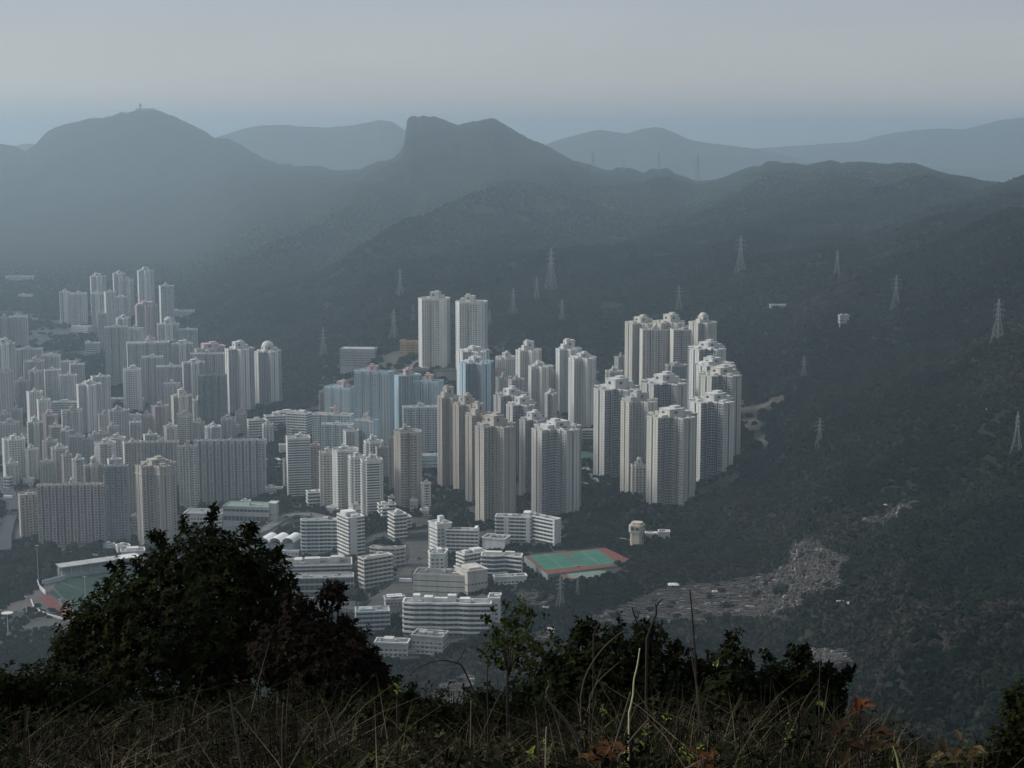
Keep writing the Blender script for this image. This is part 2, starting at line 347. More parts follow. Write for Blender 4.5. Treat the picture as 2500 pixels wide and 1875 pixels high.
def far_hills(pts, Yr, name):
    xs = np.array([p[0] for p in pts], float); ys = np.array([p[1] for p in pts], float)
    us = np.arange(-0.5, 0.5, 0.002); yy = Yr + np.array([-1700, -1200, -800, -450, -200, -60, 0, 80, 300, 800, 1500])
    shape = np.array([0.02, 0.2, 0.42, 0.66, 0.86, 0.97, 1, 0.97, 0.8, 0.4, 0.0])
    V = []; F_ = []
    for i, u in enumerate(us):
        px = 1250 + F * u * (CP + (937.5 - 330) / F * SP)
        zr = CAMZ + slope(np.interp(px, xs, ys)) * Yr + 6 * (vnoise(np.array([u * 260]), np.array([1.5]), 4)[0] - 0.5)
        for k, Y in enumerate(yy):
            n = float(fbm(np.array([u * Yr / 500]), np.array([Y / 500]), 3, 9)[0]) - 0.5
            V.append((u * Y, Y, 15 + (zr - 15) * shape[k] + n * 60 * (1 - shape[k]) * (k > 0)))
    n = len(yy)
    for i in range(len(us) - 1):
        for k in range(n - 1): F_.append((i * n + k, (i + 1) * n + k, (i + 1) * n + k + 1, i * n + k + 1))
    mb = MB(); mb.add(V, F_); struct(mb.obj(name, mat('far_hill', (0.035, 0.045, 0.03), 0.95, 0.3, 0.01), smooth=True))
far_hills([(-900,380),(0,400),(40,356),(60,350),(90,352),(200,400),(500,352),(530,334),(570,322),(600,312),(640,306),(700,305),(740,309),(800,311),(860,306),(900,299),(925,292),(960,298),(990,318),(1100,360),
           (1280,372),(1325,356),(1380,336),(1440,321),(1470,317),(1500,322),(1530,326),(1570,314),(1595,310),(1615,312),(1650,325),(1680,340),(1720,348),(1780,355),(1850,364),(2000,400),(2600,420)], 12500, 'hills')
far_hills([(-900,420),(1500,400),(1700,372),(1850,362),(2000,352),(2100,345),(2150,330),(2230,318),(2300,313),(2350,316),(2400,304),(2440,294),(2500,286),(2700,282),(3300,300)], 14800, 'mountains')

# ------------------------------------------------------------------ the haze
ZTOP = float(max(o.data.vertices[i].co.z for o in bpy.data.objects if o.type == 'MESH' for i in range(0, len(o.data.vertices), 3))) + 12; print('haze top', ZTOP)
hz = MB(); hz.box((0, 11000, (11 + ZTOP) / 2), (19000, 13200, (ZTOP - 11) / 2))
hm = bpy.data.materials.new('haze'); hm.use_nodes = True; hm.node_tree.nodes.clear()
ho = hm.node_tree.nodes.new('ShaderNodeOutputMaterial'); pv = hm.node_tree.nodes.new('ShaderNodeVolumePrincipled')
pv.inputs['Density'].default_value = HAZE_DENSITY; pv.inputs['Color'].default_value = HAZE_COLOR; pv.inputs['Anisotropy'].default_value = 0.6
hm.node_tree.links.new(pv.outputs[0], ho.inputs['Volume']); hz.obj('haze', hm, kind='stuff')

# ------------------------------------------------------------------ towers
def rot2(p, a): return [(x * math.cos(a) - y * math.sin(a), x * math.sin(a) + y * math.cos(a)) for x, y in p]
def offset(poly, d):
    n = len(poly); r = []
    for i in range(n):
        x0, y0 = poly[i - 1]; x1, y1 = poly[i]; x2, y2 = poly[(i + 1) % n]
        a = Vector((y1 - y0, x0 - x1)).normalized(); b = Vector((y2 - y1, x1 - x2)).normalized(); m = a + b
        k = max(0.4, 1 + a.dot(b)); r.append((x1 + m.x * d / k, y1 + m.y * d / k))
    return r
# plans: list of (x, y, kind of the edge that starts here), counter-clockwise; w windows, b blank end wall, r recess
def p_cross(a=20, w=13, n=1.6):
    q = []; h = w / 2
    for k in range(4):
        t = [(h, -h, 'w'), (h + (a - h) * 0.42, -h, 'r'), (h + (a - h) * 0.42, -h + 2.6, 'r'), (h + (a - h) * 0.58, -h + 2.6, 'r'), (h + (a - h) * 0.58, -h, 'w'), (a, -h, 'b'), (a, -n / 2, 'r'), (a - 3.5, -n / 2, 'r'), (a - 3.5, n / 2, 'r'), (a, n / 2, 'b'), (a, h, 'w'),
             (h + (a - h) * 0.58, h, 'r'), (h + (a - h) * 0.58, h - 2.6, 'r'), (h + (a - h) * 0.42, h - 2.6, 'r'), (h + (a - h) * 0.42, h, 'w')]
        c, s = round(math.cos(k * math.pi / 2)), round(math.sin(k * math.pi / 2))
        q += [(x * c - y * s, x * s + y * c, e) for x, y, e in t]
    return q
def p_slab(L=40, W=14, n=4, d=3.0, g=1.8):
    q = []; h = W / 2; st = L / n
    def side(sgn):
        r = []
        for i in range(n):
            x0 = -L / 2 + i * st; r.append((x0, -h, 'w'))
            if i < n - 1: r += [(x0 + st - g, -h, 'r'), (x0 + st - g, -h + d, 'r'), (x0 + st, -h + d, 'r')]
        r.append((L / 2, -h, 'b')); return r
    a = side(1); return a + [(-x, -y, e) for x, y, e in a]
def p_block(L=24, W=20, c=4):
    h, k = L / 2, W / 2
    return [(-h + c, -k, 'w'), (h - c, -k, 'b'), (h - c, -k + c, 'b'), (h, -k + c, 'w'), (h, k - c, 'b'), (h - c, k - c, 'b'), (h - c, k, 'w'), (-h + c, k, 'b'), (-h + c, k - c, 'b'), (-h, k - c, 'w'), (-h, -k + c, 'b'), (-h + c, -k + c, 'b')]
def p_oct(L=26, W=22):
    h, k, c = L / 2, W / 2, 5
    return [(-h + c, -k, 'w'), (-1.5, -k, 'r'), (-1.5, -k + 3, 'r'), (1.5, -k + 3, 'r'), (1.5, -k, 'w'), (h - c, -k, 'b'), (h, -k + c, 'w'), (h, k - c, 'b'), (h - c, k, 'w'), (-h + c, k, 'b'), (-h, k - c, 'w'), (-h, -k + c, 'b')]
def p_tri(a=24, w=12):
    q = []; h = w / 2; base = h / math.tan(R(60))
    for k in range(3):
        t = [(base + 0.01, -h, 'w'), (a * 0.5, -h, 'r'), (a * 0.5, -h + 2.5, 'r'), (a * 0.58, -h + 2.5, 'r'), (a * 0.58, -h, 'w'), (a, -h, 'b'), (a, -0.8, 'r'), (a - 3, -0.8, 'r'), (a - 3, 0.8, 'r'), (a, 0.8, 'b'), (a, h, 'w'), (a * 0.58, h, 'r'), (a * 0.58, h - 2.5, 'r'), (a * 0.5, h - 2.5, 'r'), (a * 0.5, h, 'w')]
        c, s = math.cos(R(120) * k), math.sin(R(120) * k)
        q += [(x * c - y * s, x * s + y * c, e) for x, y, e in t]
    return q
PLANS = {'cross': p_cross, 'slab': p_slab, 'block': p_block, 'oct': p_oct, 'tri': p_tri,
         'slab6': lambda: p_slab(60, 14, 7, 5, 2.8), 'slab9': lambda: p_slab(90, 14, 10, 5.5, 3.0), 'slab3': lambda: p_slab(28, 15, 3, 3.5), 'fat': lambda: p_cross(18, 18), 'plain': lambda: [(-10, -8, 'w'), (10, -8, 'b'), (10, 8, 'w'), (-10, 8, 'b')],
         'bent': lambda: [(-32, -4, 'w'), (-18, -8, 'w'), (-2, -5, 'w'), (14, -8, 'w'), (32, -3, 'b'), (32, 9, 'w'), (14, 5, 'w'), (-2, 8, 'w'), (-18, 5, 'w'), (-32, 9, 'b')],
         'L': lambda: [(-22, -6, 'w'), (22, -6, 'b'), (22, 6, 'w'), (-10, 6, 'w'), (-10, 26, 'b'), (-22, 26, 'w')]}
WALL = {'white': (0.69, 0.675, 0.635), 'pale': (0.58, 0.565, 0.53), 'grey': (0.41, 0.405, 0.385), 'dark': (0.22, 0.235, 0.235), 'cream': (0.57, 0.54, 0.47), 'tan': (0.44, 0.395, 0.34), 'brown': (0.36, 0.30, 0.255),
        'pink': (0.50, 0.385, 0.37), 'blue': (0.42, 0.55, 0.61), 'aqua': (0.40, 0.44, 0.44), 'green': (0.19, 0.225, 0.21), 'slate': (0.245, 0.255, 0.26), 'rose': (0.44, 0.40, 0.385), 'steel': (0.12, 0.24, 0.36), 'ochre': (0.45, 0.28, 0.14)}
def wm(k): return mat('paint_' + k, WALL[k], 0.88, 0.15, 0.11, 0.15, streak=True)
GLASS = mat('window_glass', (0.06, 0.07, 0.075), 0.25, 0.4, 0.5, 0.5)
GLASSL = mat('curtained_glass', (0.17, 0.18, 0.18), 0.4, 0.3, 0.5, 0.4)
GLASSG = mat('green_glass', (0.05, 0.09, 0.085), 0.2, 0.3, 0.2, 0.5)
ROOF = mat('roof_concrete', (0.26, 0.26, 0.25), 0.9, 0.25, 0.2)
ROOFD = mat('roof_dark', (0.12, 0.12, 0.12), 0.9, 0.25, 0.2)
FOOT = []   # (x, y, radius) footprints that trees keep clear of
BOXF = [(0, 3, 2, 1), (4, 5, 6, 7), (0, 1, 5, 4), (1, 2, 6, 5), (2, 3, 7, 6), (3, 0, 4, 7)]
def edge_box(p, t, n, s0, s1, z0, z1, d):
    """vertices of a box lying on a wall edge: p start, t along, n outward."""
    v = []
    for z in (z0, z1):
        for s_, o in ((s0, -0.1), (s0, d), (s1, d), (s1, -0.1)): v.append((p[0] + t[0] * s_ + n[0] * o, p[1] + t[1] * s_ + n[1] * o, z))
    return v
def facade(poly, kinds, rz, view, H, fh, root, wallm, accm, style, z0=0.0, glass=None):
    glass = glass or GLASS
    win = []; led = []; fin = []; n = len(poly); NF = max(1, int((H - 1.5 - z0) / fh))
    zz = z0 + fh * np.arange(NF)
    ca, sa = math.cos(rz), math.sin(rz)
    for i in range(n):
        p = poly[i]; q = poly[(i + 1) % n]; L = math.hypot(q[0] - p[0], q[1] - p[1])
        if L < 1.8: continue
        t = ((q[0] - p[0]) / L, (q[1] - p[1]) / L); nn = (t[1], -t[0])
        nw = (nn[0] * ca - nn[1] * sa, nn[0] * sa + nn[1] * ca)
        if nw[0] * view[0] + nw[1] * view[1] > 0.2: continue
        k = kinds[i]
        if k == 'r' and style != 'glass': continue
        if k == 'b': nb = 1 if L < 9 else 2; ww = 0.8
        else: nb = max(1, int(L / 3.2)); ww = min(2.3, L / nb * 0.68)
        if style == 'strip' and k == 'w': nb = 1; ww = L - 0.8
        for b in range(nb):
            c = L * (b + 0.5) / nb; s0, s1 = c - ww / 2, c + ww / 2
            x0, y0 = p[0] + t[0] * s0 + nn[0] * 0.06, p[1] + t[1] * s0 + nn[1] * 0.06; x1, y1 = p[0] + t[0] * s1 + nn[0] * 0.06, p[1] + t[1] * s1 + nn[1] * 0.06
            Q = np.zeros((NF, 4, 3)); Q[:, 0] = np.stack([np.full(NF, x0), np.full(NF, y0), zz + 0.95], 1); Q[:, 1] = np.stack([np.full(NF, x1), np.full(NF, y1), zz + 0.95], 1)
            Q[:, 2] = np.stack([np.full(NF, x1), np.full(NF, y1), zz + 2.35], 1); Q[:, 3] = np.stack([np.full(NF, x0), np.full(NF, y0), zz + 2.35], 1); win.append(Q)
            if k == 'w' and (style == 'fins' and b % 2 == 0 or style == 'grid' and b == 0):
                fin.append(edge_box(p, t, nn, L * b / nb - 0.16, L * b / nb + 0.16, z0, H - 1.0, 0.42))
            if style == 'ac' and k == 'w':
                for z in zz: led.append(edge_box(p, t, nn, c - 1.0, c + 1.0, z + 0.35, z + 0.85, 0.6))
        if style in ('grid', 'band', 'strip') and k == 'w':
            for z in zz: led.append(edge_box(p, t, nn, 0.1, L - 0.1, z - 0.12, z + (0.2 if style == 'grid' else 0.75), 0.38 if style == 'grid' else 0.7))
    if win:
        Wn = np.concatenate(win); pk = rng.uniform(0, 1, len(Wn)) < 0.22
        quads_obj('window', Wn[~pk], glass, root, 'stuff')
        if pk.any(): quads_obj('window', Wn[pk], GLASSL, root, 'stuff')
    for nm, arr, m in (('ledge', led, wallm if accm.name == 'paint_blue' else accm), ('fin', fin, accm)):
        if arr:
            mb = MB(); A = np.array(arr).reshape(-1, 3); mb.v = [A]; mb.f = [[tuple(8 * k + a for a in fc) for k in range(len(arr)) for fc in BOXF]]; mb.n = len(A)
            mb.obj(nm, m, root, kind='stuff' if len(arr) > 1 else None)
def roof_stuff(root, poly, H, rm, seed, rh=1.0, wallm=None, spin=0.0, dome=False):
    r = random.Random(seed); xs = [p[0] for p in poly]; ys = [p[1] for p in poly]; ex = (max(xs) - min(xs)); ey = (max(ys) - min(ys)); s = min(ex, ey)
    cx, cy = (max(xs) + min(xs)) / 2, (max(ys) + min(ys)) / 2
    a, b, h = s * r.uniform(0.15, 0.21), s * r.uniform(0.13, 0.17), r.uniform(3.0, 3.8) * rh
    if rm.name == 'paint_pink': a *= 1.5; b *= 1.4
    ox, oy = s * r.uniform(-0.06, 0.06), s * r.uniform(-0.05, 0.05); cx += ox; cy += oy; sd_ = r.choice((-1, 1))
    mb = MB(); mb.box((cx, cy, H + h), (a, b, h))
    if seed % 3: mb.box((cx, cy, H + 2 * h + 0.15), (a + 0.35, b + 0.35, 0.25))
    o = mb.obj('roof_house', rm, root)
    mb = MB(); mb.box((cx - a * 0.2, cy - b - 0.02, H + h * 1.2), (a * 0.22, 0.05, h * 0.28)); mb.box((cx - a - 0.02, cy + b * 0.2, H + h * 1.2), (0.05, b * 0.25, h * 0.28)); mb.box((cx + a + 0.02, cy, H + h * 1.1), (0.05, b * 0.22, h * 0.3))
    mb.obj('opening', GLASS, o, kind='stuff')
    mb = MB(); mb.box((cx + sd_ * a * 1.35, cy + b * r.uniform(-0.4, 0.4), H + h * 0.6), (a * 0.5, b * 0.8, h * 0.6)); mb.obj('lower_roof_house', rm, root)
    mb = MB(); mb.box((cx + sd_ * a * 0.4, cy, H + 2 * h + 1.3), (a * 0.4, b * 0.5, 1.1)); mb.obj('water_tank', rm, root)
    for k in range(2 if s > 16 else 1):
        mb = MB(); t = r.uniform(0, 6.28); d = s * 0.27; mb.box((cx + d * math.cos(t), cy + d * math.sin(t), H + 1.3), (s * 0.075, s * 0.06, 1.5)); mb.obj('vent_hut', wallm or rm, root)
    if dome:
        mb = MB(); n = 12; V = []; Fc = []
        for i in range(5):
            t = R(90) * i / 4
            for j in range(n): u = 2 * math.pi * j / n; V.append((cx + a * 1.1 * math.cos(t) * math.cos(u), cy + a * 1.1 * math.cos(t) * math.sin(u), H + 2 * h + a * 0.9 * math.sin(t)))
        for i in range(4):
            for j in range(n): Fc.append((i * n + j, i * n + (j + 1) % n, (i + 1) * n + (j + 1) % n, (i + 1) * n + j))
        mb.add(V, Fc); mb.obj('dome', rm, root, smooth=True)
NT = [0]
def tower(x0, x1, ytop, ybase, plan, rz, wall, acc, label, style='grid', rh=1.0, roofc=None, fh=2.8, cat='tower', name='apartment_tower', group='apartment towers in the valley', dome=False, glass=None, crown=False, mount=True, edge=None):
    NT[0] += 1; rz = R(rz); xc = (x0 + x1) / 2
    base = hit(xc, ybase); Y = base.y
    P0 = PLANS[plan](); kinds = [k for _, _, k in P0]; poly = [(x, y) for x, y, _ in P0]
    u = (xc - 1250) / F; vr = math.atan2(u, 1)
    xs = [x for x, y in rot2(poly, rz + vr)]; ext = max(xs) - min(xs); mid = (max(xs) + min(xs)) / 2
    a, b, c = ray(xc, ytop); k = math.sqrt(1 + u * u); wid = (x1 - x0) / F * Y / b * 1.0
    # footprint scaled to the apparent width, and set back so that its near corner stands at the base line
    s = wid / ext; poly = [(x * s, y * s) for x, y in poly]
    near = -min(y for x, y in rot2(poly, rz))
    Yc = Y + near * 0.9
    p = at(xc, ytop, Yc); zb = float(height(p.x, Yc)); 
    kk = Yc / Y
    poly = [(x * kk, y * kk) for x, y in poly]
    H = p.z - zb
    root = thing(name, label, cat, (p.x - mid * s * 0, Yc, zb), rz, group)
    FOOT.append((p.x, Yc, max(math.hypot(x, y) for x, y in poly) * 0.85))
    W = wm(wall); A = wm(acc)
    mb = MB(); mb.prism(poly, -14, H, cap=False); mb.obj('wall', W, root)
    mb = MB(); mb.v = [np.array([(x, y, H - 0.9) for x, y in poly])]; mb.f = [[tuple(range(len(poly)))]]; mb.n = len(poly); mb.obj('roof', ROOF, root)
    mb = MB(); mb.ring(offset(poly, -0.25), offset(poly, 0.35), H - 1.0, H + 0.35); mb.obj('parapet', A, root)
    # blank end walls carry the accent paint as panels standing 6 cm proud
    va = MB()
    n = len(poly)
    for i in range(n):
        if kinds[i] != 'b' and not (edge and kinds[i] == 'r'): continue
        pp = poly[i]; q = poly[(i + 1) % n]; L = math.hypot(q[0] - pp[0], q[1] - pp[1])
        if L < 1: continue
        t = ((q[0] - pp[0]) / L, (q[1] - pp[1]) / L); nn = (t[1], -t[0])
        va.add(edge_box(pp, t, nn, 0.05, L - 0.05, -10, H - 1.1, 0.045), BOXF)
    if va.n: va.obj('end_wall', A, root)
    facade(poly, kinds, rz, (u, 1.0), H, fh, root, W, A, style, glass=glass)
    roof_stuff(root, poly, H - 0.9, wm('pale' if roofc == 'white' else roofc) if roofc else (wm('pale') if acc == 'white' else A), NT[0] * 13 + 5, rh, A, dome=dome)
    if crown:
        mb = MB(); mb.ring(offset(poly, -0.1), offset(poly, 0.8), H - 8.6, H - 7.4); mb.obj('crown_band', A, root)
    return root, poly, H
GC, GM, GR = 'towers of the near estate on the left', 'pale blue and pink estate blocks', 'tall towers below the wooded slope'
GF = 'distant estate towers under the left mountain'; GL = 'towers of the left city'
T = tower
# far left estates, farthest first
T(145,172,712,793,'cross',20,'pale','white','leftmost slim pale tower on the wooded rise below the rounded mountain','fins',0.8,group=GF)
T(170,212,715,797,'slab3',10,'pale','white','wide pale tower of two shafts on the wooded rise, nearest the slim leftmost one','fins',0.7,group=GF)
T(220,258,674,775,'cross',25,'pale','white','pale tower with three bright shafts behind the far left cluster','fins',0.9,group=GF)
T(275,305,667,780,'cross',30,'pale','white','pale tower beside the tallest far one, with a stepped roof','fins',0.9,group=GF)
T(300,326,682,780,'cross',12,'pale','pale','plain pale tower squeezed between two taller far towers','fins',0.7,group=GF)
T(335,375,660,782,'cross',28,'white','white','tallest tower of the far cluster with a high lift house','fins',1.1,group=GF)
T(388,424,697,796,'slab3',25,'pale','white','lone pale tower standing free at the end of the far cluster','fins',0.9,group=GF)
T(222,252,716,800,'cross',15,'pale','white','shorter pale tower in front of the three-shafted far one','fins',0.6,group=GF)
T(254,282,712,803,'slab3',30,'pale','white','low-topped pale tower in the middle row of the far cluster','fins',0.6,group=GF)
T(280,312,725,806,'cross',10,'pale','pale','grey-white tower below the pair of stepped far towers','fins',0.6,group=GF)
T(0,22,775,852,'cross',15,'rose','rose','rosy tower cut by the edge of the picture above the left city','fins',0.9,group=GF)
T(-30,-4,640,706,'plain',10,'cream','cream','cream slab just beyond the picture edge','fins',0.3,group=GF)
T(22,67,772,850,'slab3',12,'rose','white','rosy tower with three shafts high at the far edge of the left city','fins',0.9,group=GF)
T(330,385,745,830,'cross',25,'rose','pink','pinkish tower with tall lift house in front of the far cluster','fins',1.1,group=GF)
T(240,262,765,860,'slab3',5,'grey','pale','thin grey tower behind the big grey slab of the left city','fins',0.6)
T(283,318,776,880,'cross',35,'pale','white','crown-topped tower peeping over the big grey slab','fins',0.9)
T(384,437,790,905,'cross',15,'pale','white','pale tower with round-topped lift house behind the middle slabs','fins',1.1,dome=True)
T(437,482,803,900,'slab3',5,'grey','pale','flat-topped grey tower at the back of the left city by the woods','fins',0.3)
T(256,312,797,945,'slab3',8,'grey','pale','big plain grey slab tower standing over the dark park','fins',0.6,group=GL)
T(310,352,800,930,'slab3',-8,'pale','white','pale tower touching the big grey slab on its far side','fins',0.7,group=GL)
T(420,470,838,960,'cross',10,'grey','pale','grey tower with white corners in the middle of the left city','fins',0.8,group=GL)
T(475,545,850,965,'cross',25,'pale','rose','tower with a rosy lift house in the back row of the left city','fins',1.2,roofc='pink',group=GL)
T(310,412,835,980,'slab',15,'grey','white','long grey slab with bright white end beside the park','fins',0.7,group=GL)
T(549,620,850,1012,'cross',32,'grey','white','tower with one broad white shaft at the edge of the woods','fins',1.6,roofc='white',group=GL)
T(620,686,856,992,'cross',38,'grey','white','last tower of the left city against the dark mountain, with two white shafts','fins',1.2,dome=True,group=GL)
T(465,547,862,1000,'slab',5,'grey','pale','wide grey slab with a pale stair strip behind the green-netted block','fins',0.7,group=GL)
T(347,398,870,990,'slab3',8,'grey','pale','flat grey tower in front of the long slab with white end','fins',0.5,group=GL)
T(383,450,893,1012,'slab',12,'grey','white','grey slab with white corner columns behind the tan tower','fins',0.5,group=GL)
T(445,500,884,1015,'cross',20,'grey','pale','grey tower with a row of pale balconies behind the tan tower','grid',0.8,group=GL)
T(484,553,915,1062,'slab',6,'green','green','dark green netted block amid pale towers','grid',0.3,group=GL)
T(35,104,851,950,'slab3',8,'grey','grey','broad plain grey block behind the stepped white row','fins',0.5,group=GL)
T(-16,35,838,992,'cross',22,'pale','white','tall white-ribbed tower at the picture edge','fins',1.0,group=GL)
T(98,148,866,960,'slab3',0,'grey','pale','grey tower at the back of the stepped white row','fins',0.4,group=GL)
T(146,182,882,950,'slab3',10,'pale','white','small pale tower behind the white row, with flat tiled roof','fins',0.3,group=GL)
T(170,206,888,965,'slab3',20,'grey','white','tower with a raised white roof slab at the back of the white row','fins',0.7,group=GL)
T(108,148,902,980,'slab3',20,'pale','white','first tower of the stepped white row above the school','fins',0.6,group=GL)
T(146,187,915,984,'slab3',18,'white','white','brightest tower of the stepped white row above the school','fins',0.6,group=GL)
T(222,268,918,1036,'slab3',25,'pale','white','pale tower with a flat white roof right of the stepped row','fins',0.5,group=GL)
T(187,247,937,1060,'cross',28,'pale','white','broad white tower with dark middle recess at the end of the stepped row','fins',0.7,group=GL)
T(65,104,955,1042,'slab3',35,'pale','white','pale tower with a rounded white roof beside the school','fins',0.6,group=GL)
T(90,123,975,1048,'slab3',30,'white','white','white tower of two bright shafts in front of the round-roofed one','fins',0.6,group=GL)
T(28,54,998,1067,'slab3',6,'grey','grey','small grey tower by itself near the picture edge','grid',0.5,group=GL)
T(345,371,1012,1078,'block',10,'rose','rose','short rosy tower beside the rounded brown one','band',0.7,group=GL)
T(370,411,990,1078,'oct',12,'brown','rose','plain brown round-shouldered tower','plain',0.8,group=GL)
T(418,468,965,1084,'fat',25,'tan','cream','tan tower with a crowned roof in front of the green-netted block','grid',1.3,group=GL,dome=False)
T(575,602,1004,1062,'block',15,'rose','brown','narrow brownish tower among white low blocks','grid',0.8,group=GL)
T(103,140,1012,1095,'oct',20,'brown','pink','brown-pink tower behind the white clinic','fins',0.7,group=GL)
T(66,104,1030,1130,'cross',30,'grey','pale','grey tower with a white stepped roof','grid',0.9,roofc='white',group=GL)
T(208,247,997,1050,'block',10,'white','white','small white balconied block in front of the broad white tower','band',0.8,group=GL)
T(168,208,1064,1150,'slab3',5,'grey','grey','grey block with many balconies in the old quarter','grid',0.5,group=GL)
T(200,232,1070,1150,'slab3',8,'grey','aqua','greenish block next to the balconied grey one','grid',0.5,group=GL)
T(228,264,1056,1160,'block',15,'rose','rose','rosy block with a pale blank side in the old quarter','fins',0.5,group=GL)
T(264,306,1068,1150,'oct',10,'pale','white','block with curved white balconies in the old quarter','band',0.6,group=GL)
T(300,345,1078,1270,'slab3',22,'tan','cream','tall cream tower with ribbed end behind the long slab','fins',0.5,group=GL)
T(345,436,1078,1190,'slab6',3,'grey','rose','long grey block with a thin roof line behind the ribbed cream towers','grid',0.4,group=GL)
T(6,60,1070,1178,'block',28,'white','white','white-banded office block by the highway','band',0.6,group=GL)
T(125,165,1092,1180,'block',25,'grey','pale','grey block with a white stair tower behind the tan slab','grid',0.6,roofc='white',group=GL)
T(98,132,1125,1190,'block',8,'grey','grey','low dark banded block in the middle of the old quarter','band',0.3,group=GL)
T(206,250,1135,1290,'cross',20,'rose','tan','tower with a pale domed roof behind the tan slab','grid',1.2,roofc='cream',dome=True,group=GL)
T(435,480,1088,1245,'slab3',10,'pale','rose','slim pale tower with one dark cleft joining the long dark slab','fins',0.9,roofc='rose',group=GC)
T(475,648,1074,1222,'slab9',4,'grey','aqua','very long grey-green slab of many narrow shafts','ac',0.3,group=GC)
T(255,312,1136,1328,'slab',8,'slate','grey','dark slab with narrow window shafts beside the tan one','ac',0.5,group=GC)
T(45,100,1205,1312,'slab3',25,'tan','tan','short plain tan wing in front of the big tan slab','grid',0.3,group=GC)
T(92,262,1182,1330,'slab9',6,'rose','tan','big tan slab with dark bays and a round roof house above the sports ground','ac',0.8,roofc='cream',dome=True,group=GC)
T(332,428,1132,1336,'cross',40,'rose','tan','tower of two tan shafts with a pointed band beneath its crown','fins',0.9,roofc='tan',group=GC,crown=True)
# centre
T(1021,1099,727,900,'oct',-14,'cream','white','left one of the two lone twin towers below the mountain','fins',1.4,roofc='cream',group='twin towers below the mountain',fh=2.9)
T(1112,1191,735,905,'oct',-14,'cream','white','right one of the two lone twin towers below the mountain','fins',1.4,roofc='cream',group='twin towers below the mountain',fh=2.9)
T(779,806,955,1020,'block',10,'brown','brown','narrow brown block behind the pink-roofed blue ones','grid',0.4,group=GM)
T(865,962,905,1098,'slab',-20,'aqua','blue','tallest blue block with a pink lift house','grid',1.1,roofc='pink',group=GM,edge=1)
T(958,1028,914,1075,'slab3',30,'aqua','blue','middle pink-roofed blue block behind the striped one','grid',1.1,roofc='pink',group=GM,edge=1)
T(1008,1084,928,1075,'slab3',-22,'aqua','blue','pink-roofed blue block nearest the white and blue tower','grid',1.1,roofc='pink',group=GM,edge=1)
T(792,877,943,1040,'slab3',-30,'aqua','blue','short blue block with a large pink lift house','grid',1.1,roofc='pink',group=GM,edge=1)
T(762,864,1010,1110,'slab',-12,'aqua','white','balconied white-green slab behind the curved cream tower','grid',1.2,roofc='pink',group=GM)
T(983,1068,992,1108,'slab',6,'aqua','white','balconied slab between the brown tower and the tan row','grid',0.6,roofc='white',group=GM)
T(784,866,1034,1125,'slab',-8,'aqua','white','lower balconied slab in front of the white-green one','grid',0.4,group=GM)
T(865,926,1024,1128,'slab3',-28,'aqua','blue','block with a broad blue end and pink roof above the cream tower','grid',1.2,roofc='pink',group=GM,edge=1)
T(1115,1195,855,985,'cross',35,'grey','white','rear white and blue tower before the twin towers','grid',0.9,group=GM)
T(1121,1206,883,1030,'cross',35,'slate','blue','front white and blue tower with bright blue wings','grid',0.9,roofc='pale',group=GM)
T(1206,1234,902,975,'block',20,'pink','pink','narrow pink block below the zigzag white one','plain',0.4,group=GM)
T(1210,1259,870,970,'block',38,'white','white','white block of zigzag balconies beside the blue tower','band',0.8,group=GM)
T(1259,1322,853,1000,'cross',30,'pale','white','tower with a high lift house behind the ribbed pale one','grid',1.6,group=GR)
T(1290,1351,893,1015,'cross',20,'pale','white','ribbed pale tower in front of the high lift house','grid',0.8,group=GR)
T(1357,1420,850,1010,'cross',25,'pale','white','tower with a tall square lift house by the playground','grid',1.7,group=GR)
T(1388,1456,872,1048,'cross',35,'pale','white','wide pale tower with a blank white shaft by the playground','grid',0.8,group=GR)
# cream rear group on the right
T(1526,1600,787,975,'cross',40,'rose','cream','first of the three tallest cream towers, nearest the lone pale ones','grid',1.4,roofc='cream',group=GR)
T(1594,1672,785,980,'cross',40,'rose','cream','middle one of the three tallest cream towers','grid',1.4,roofc='cream',group=GR)
T(1682,1750,786,975,'fat',38,'rose','cream','last of the three tallest cream towers, with a domed roof','grid',1.2,roofc='cream',dome=True,group=GR)
T(1562,1632,803,990,'slab3',8,'rose','cream','cream wing filling the gap before the three tallest towers','grid',0.5,roofc='rose',group=GR)
T(1636,1712,803,990,'slab3',8,'rose','cream','cream wing under the domed tallest tower','grid',0.5,roofc='rose',group=GR)
T(1624,1678,890,1010,'block',10,'slate','grey','small grey-green block standing before the cream wings','grid',0.4,group=GR)
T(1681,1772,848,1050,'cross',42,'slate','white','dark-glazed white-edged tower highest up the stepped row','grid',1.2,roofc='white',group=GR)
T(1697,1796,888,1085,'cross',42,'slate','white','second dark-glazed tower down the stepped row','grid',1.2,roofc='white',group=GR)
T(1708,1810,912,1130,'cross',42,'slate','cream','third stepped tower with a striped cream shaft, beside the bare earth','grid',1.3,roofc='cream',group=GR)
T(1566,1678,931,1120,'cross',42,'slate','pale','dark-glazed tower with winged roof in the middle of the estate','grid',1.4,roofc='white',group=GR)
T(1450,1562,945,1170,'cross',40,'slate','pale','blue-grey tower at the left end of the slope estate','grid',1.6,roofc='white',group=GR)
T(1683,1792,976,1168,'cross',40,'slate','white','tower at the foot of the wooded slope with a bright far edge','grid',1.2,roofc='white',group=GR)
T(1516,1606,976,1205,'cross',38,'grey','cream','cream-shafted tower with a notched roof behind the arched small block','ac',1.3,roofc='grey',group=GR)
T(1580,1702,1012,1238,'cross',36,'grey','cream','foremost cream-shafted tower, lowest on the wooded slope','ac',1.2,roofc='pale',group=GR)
T(1539,1582,1133,1208,'block',10,'pale','cream','small block with an arched top among the tall cream towers','grid',0.9,roofc='pale',dome=True,group=GR)
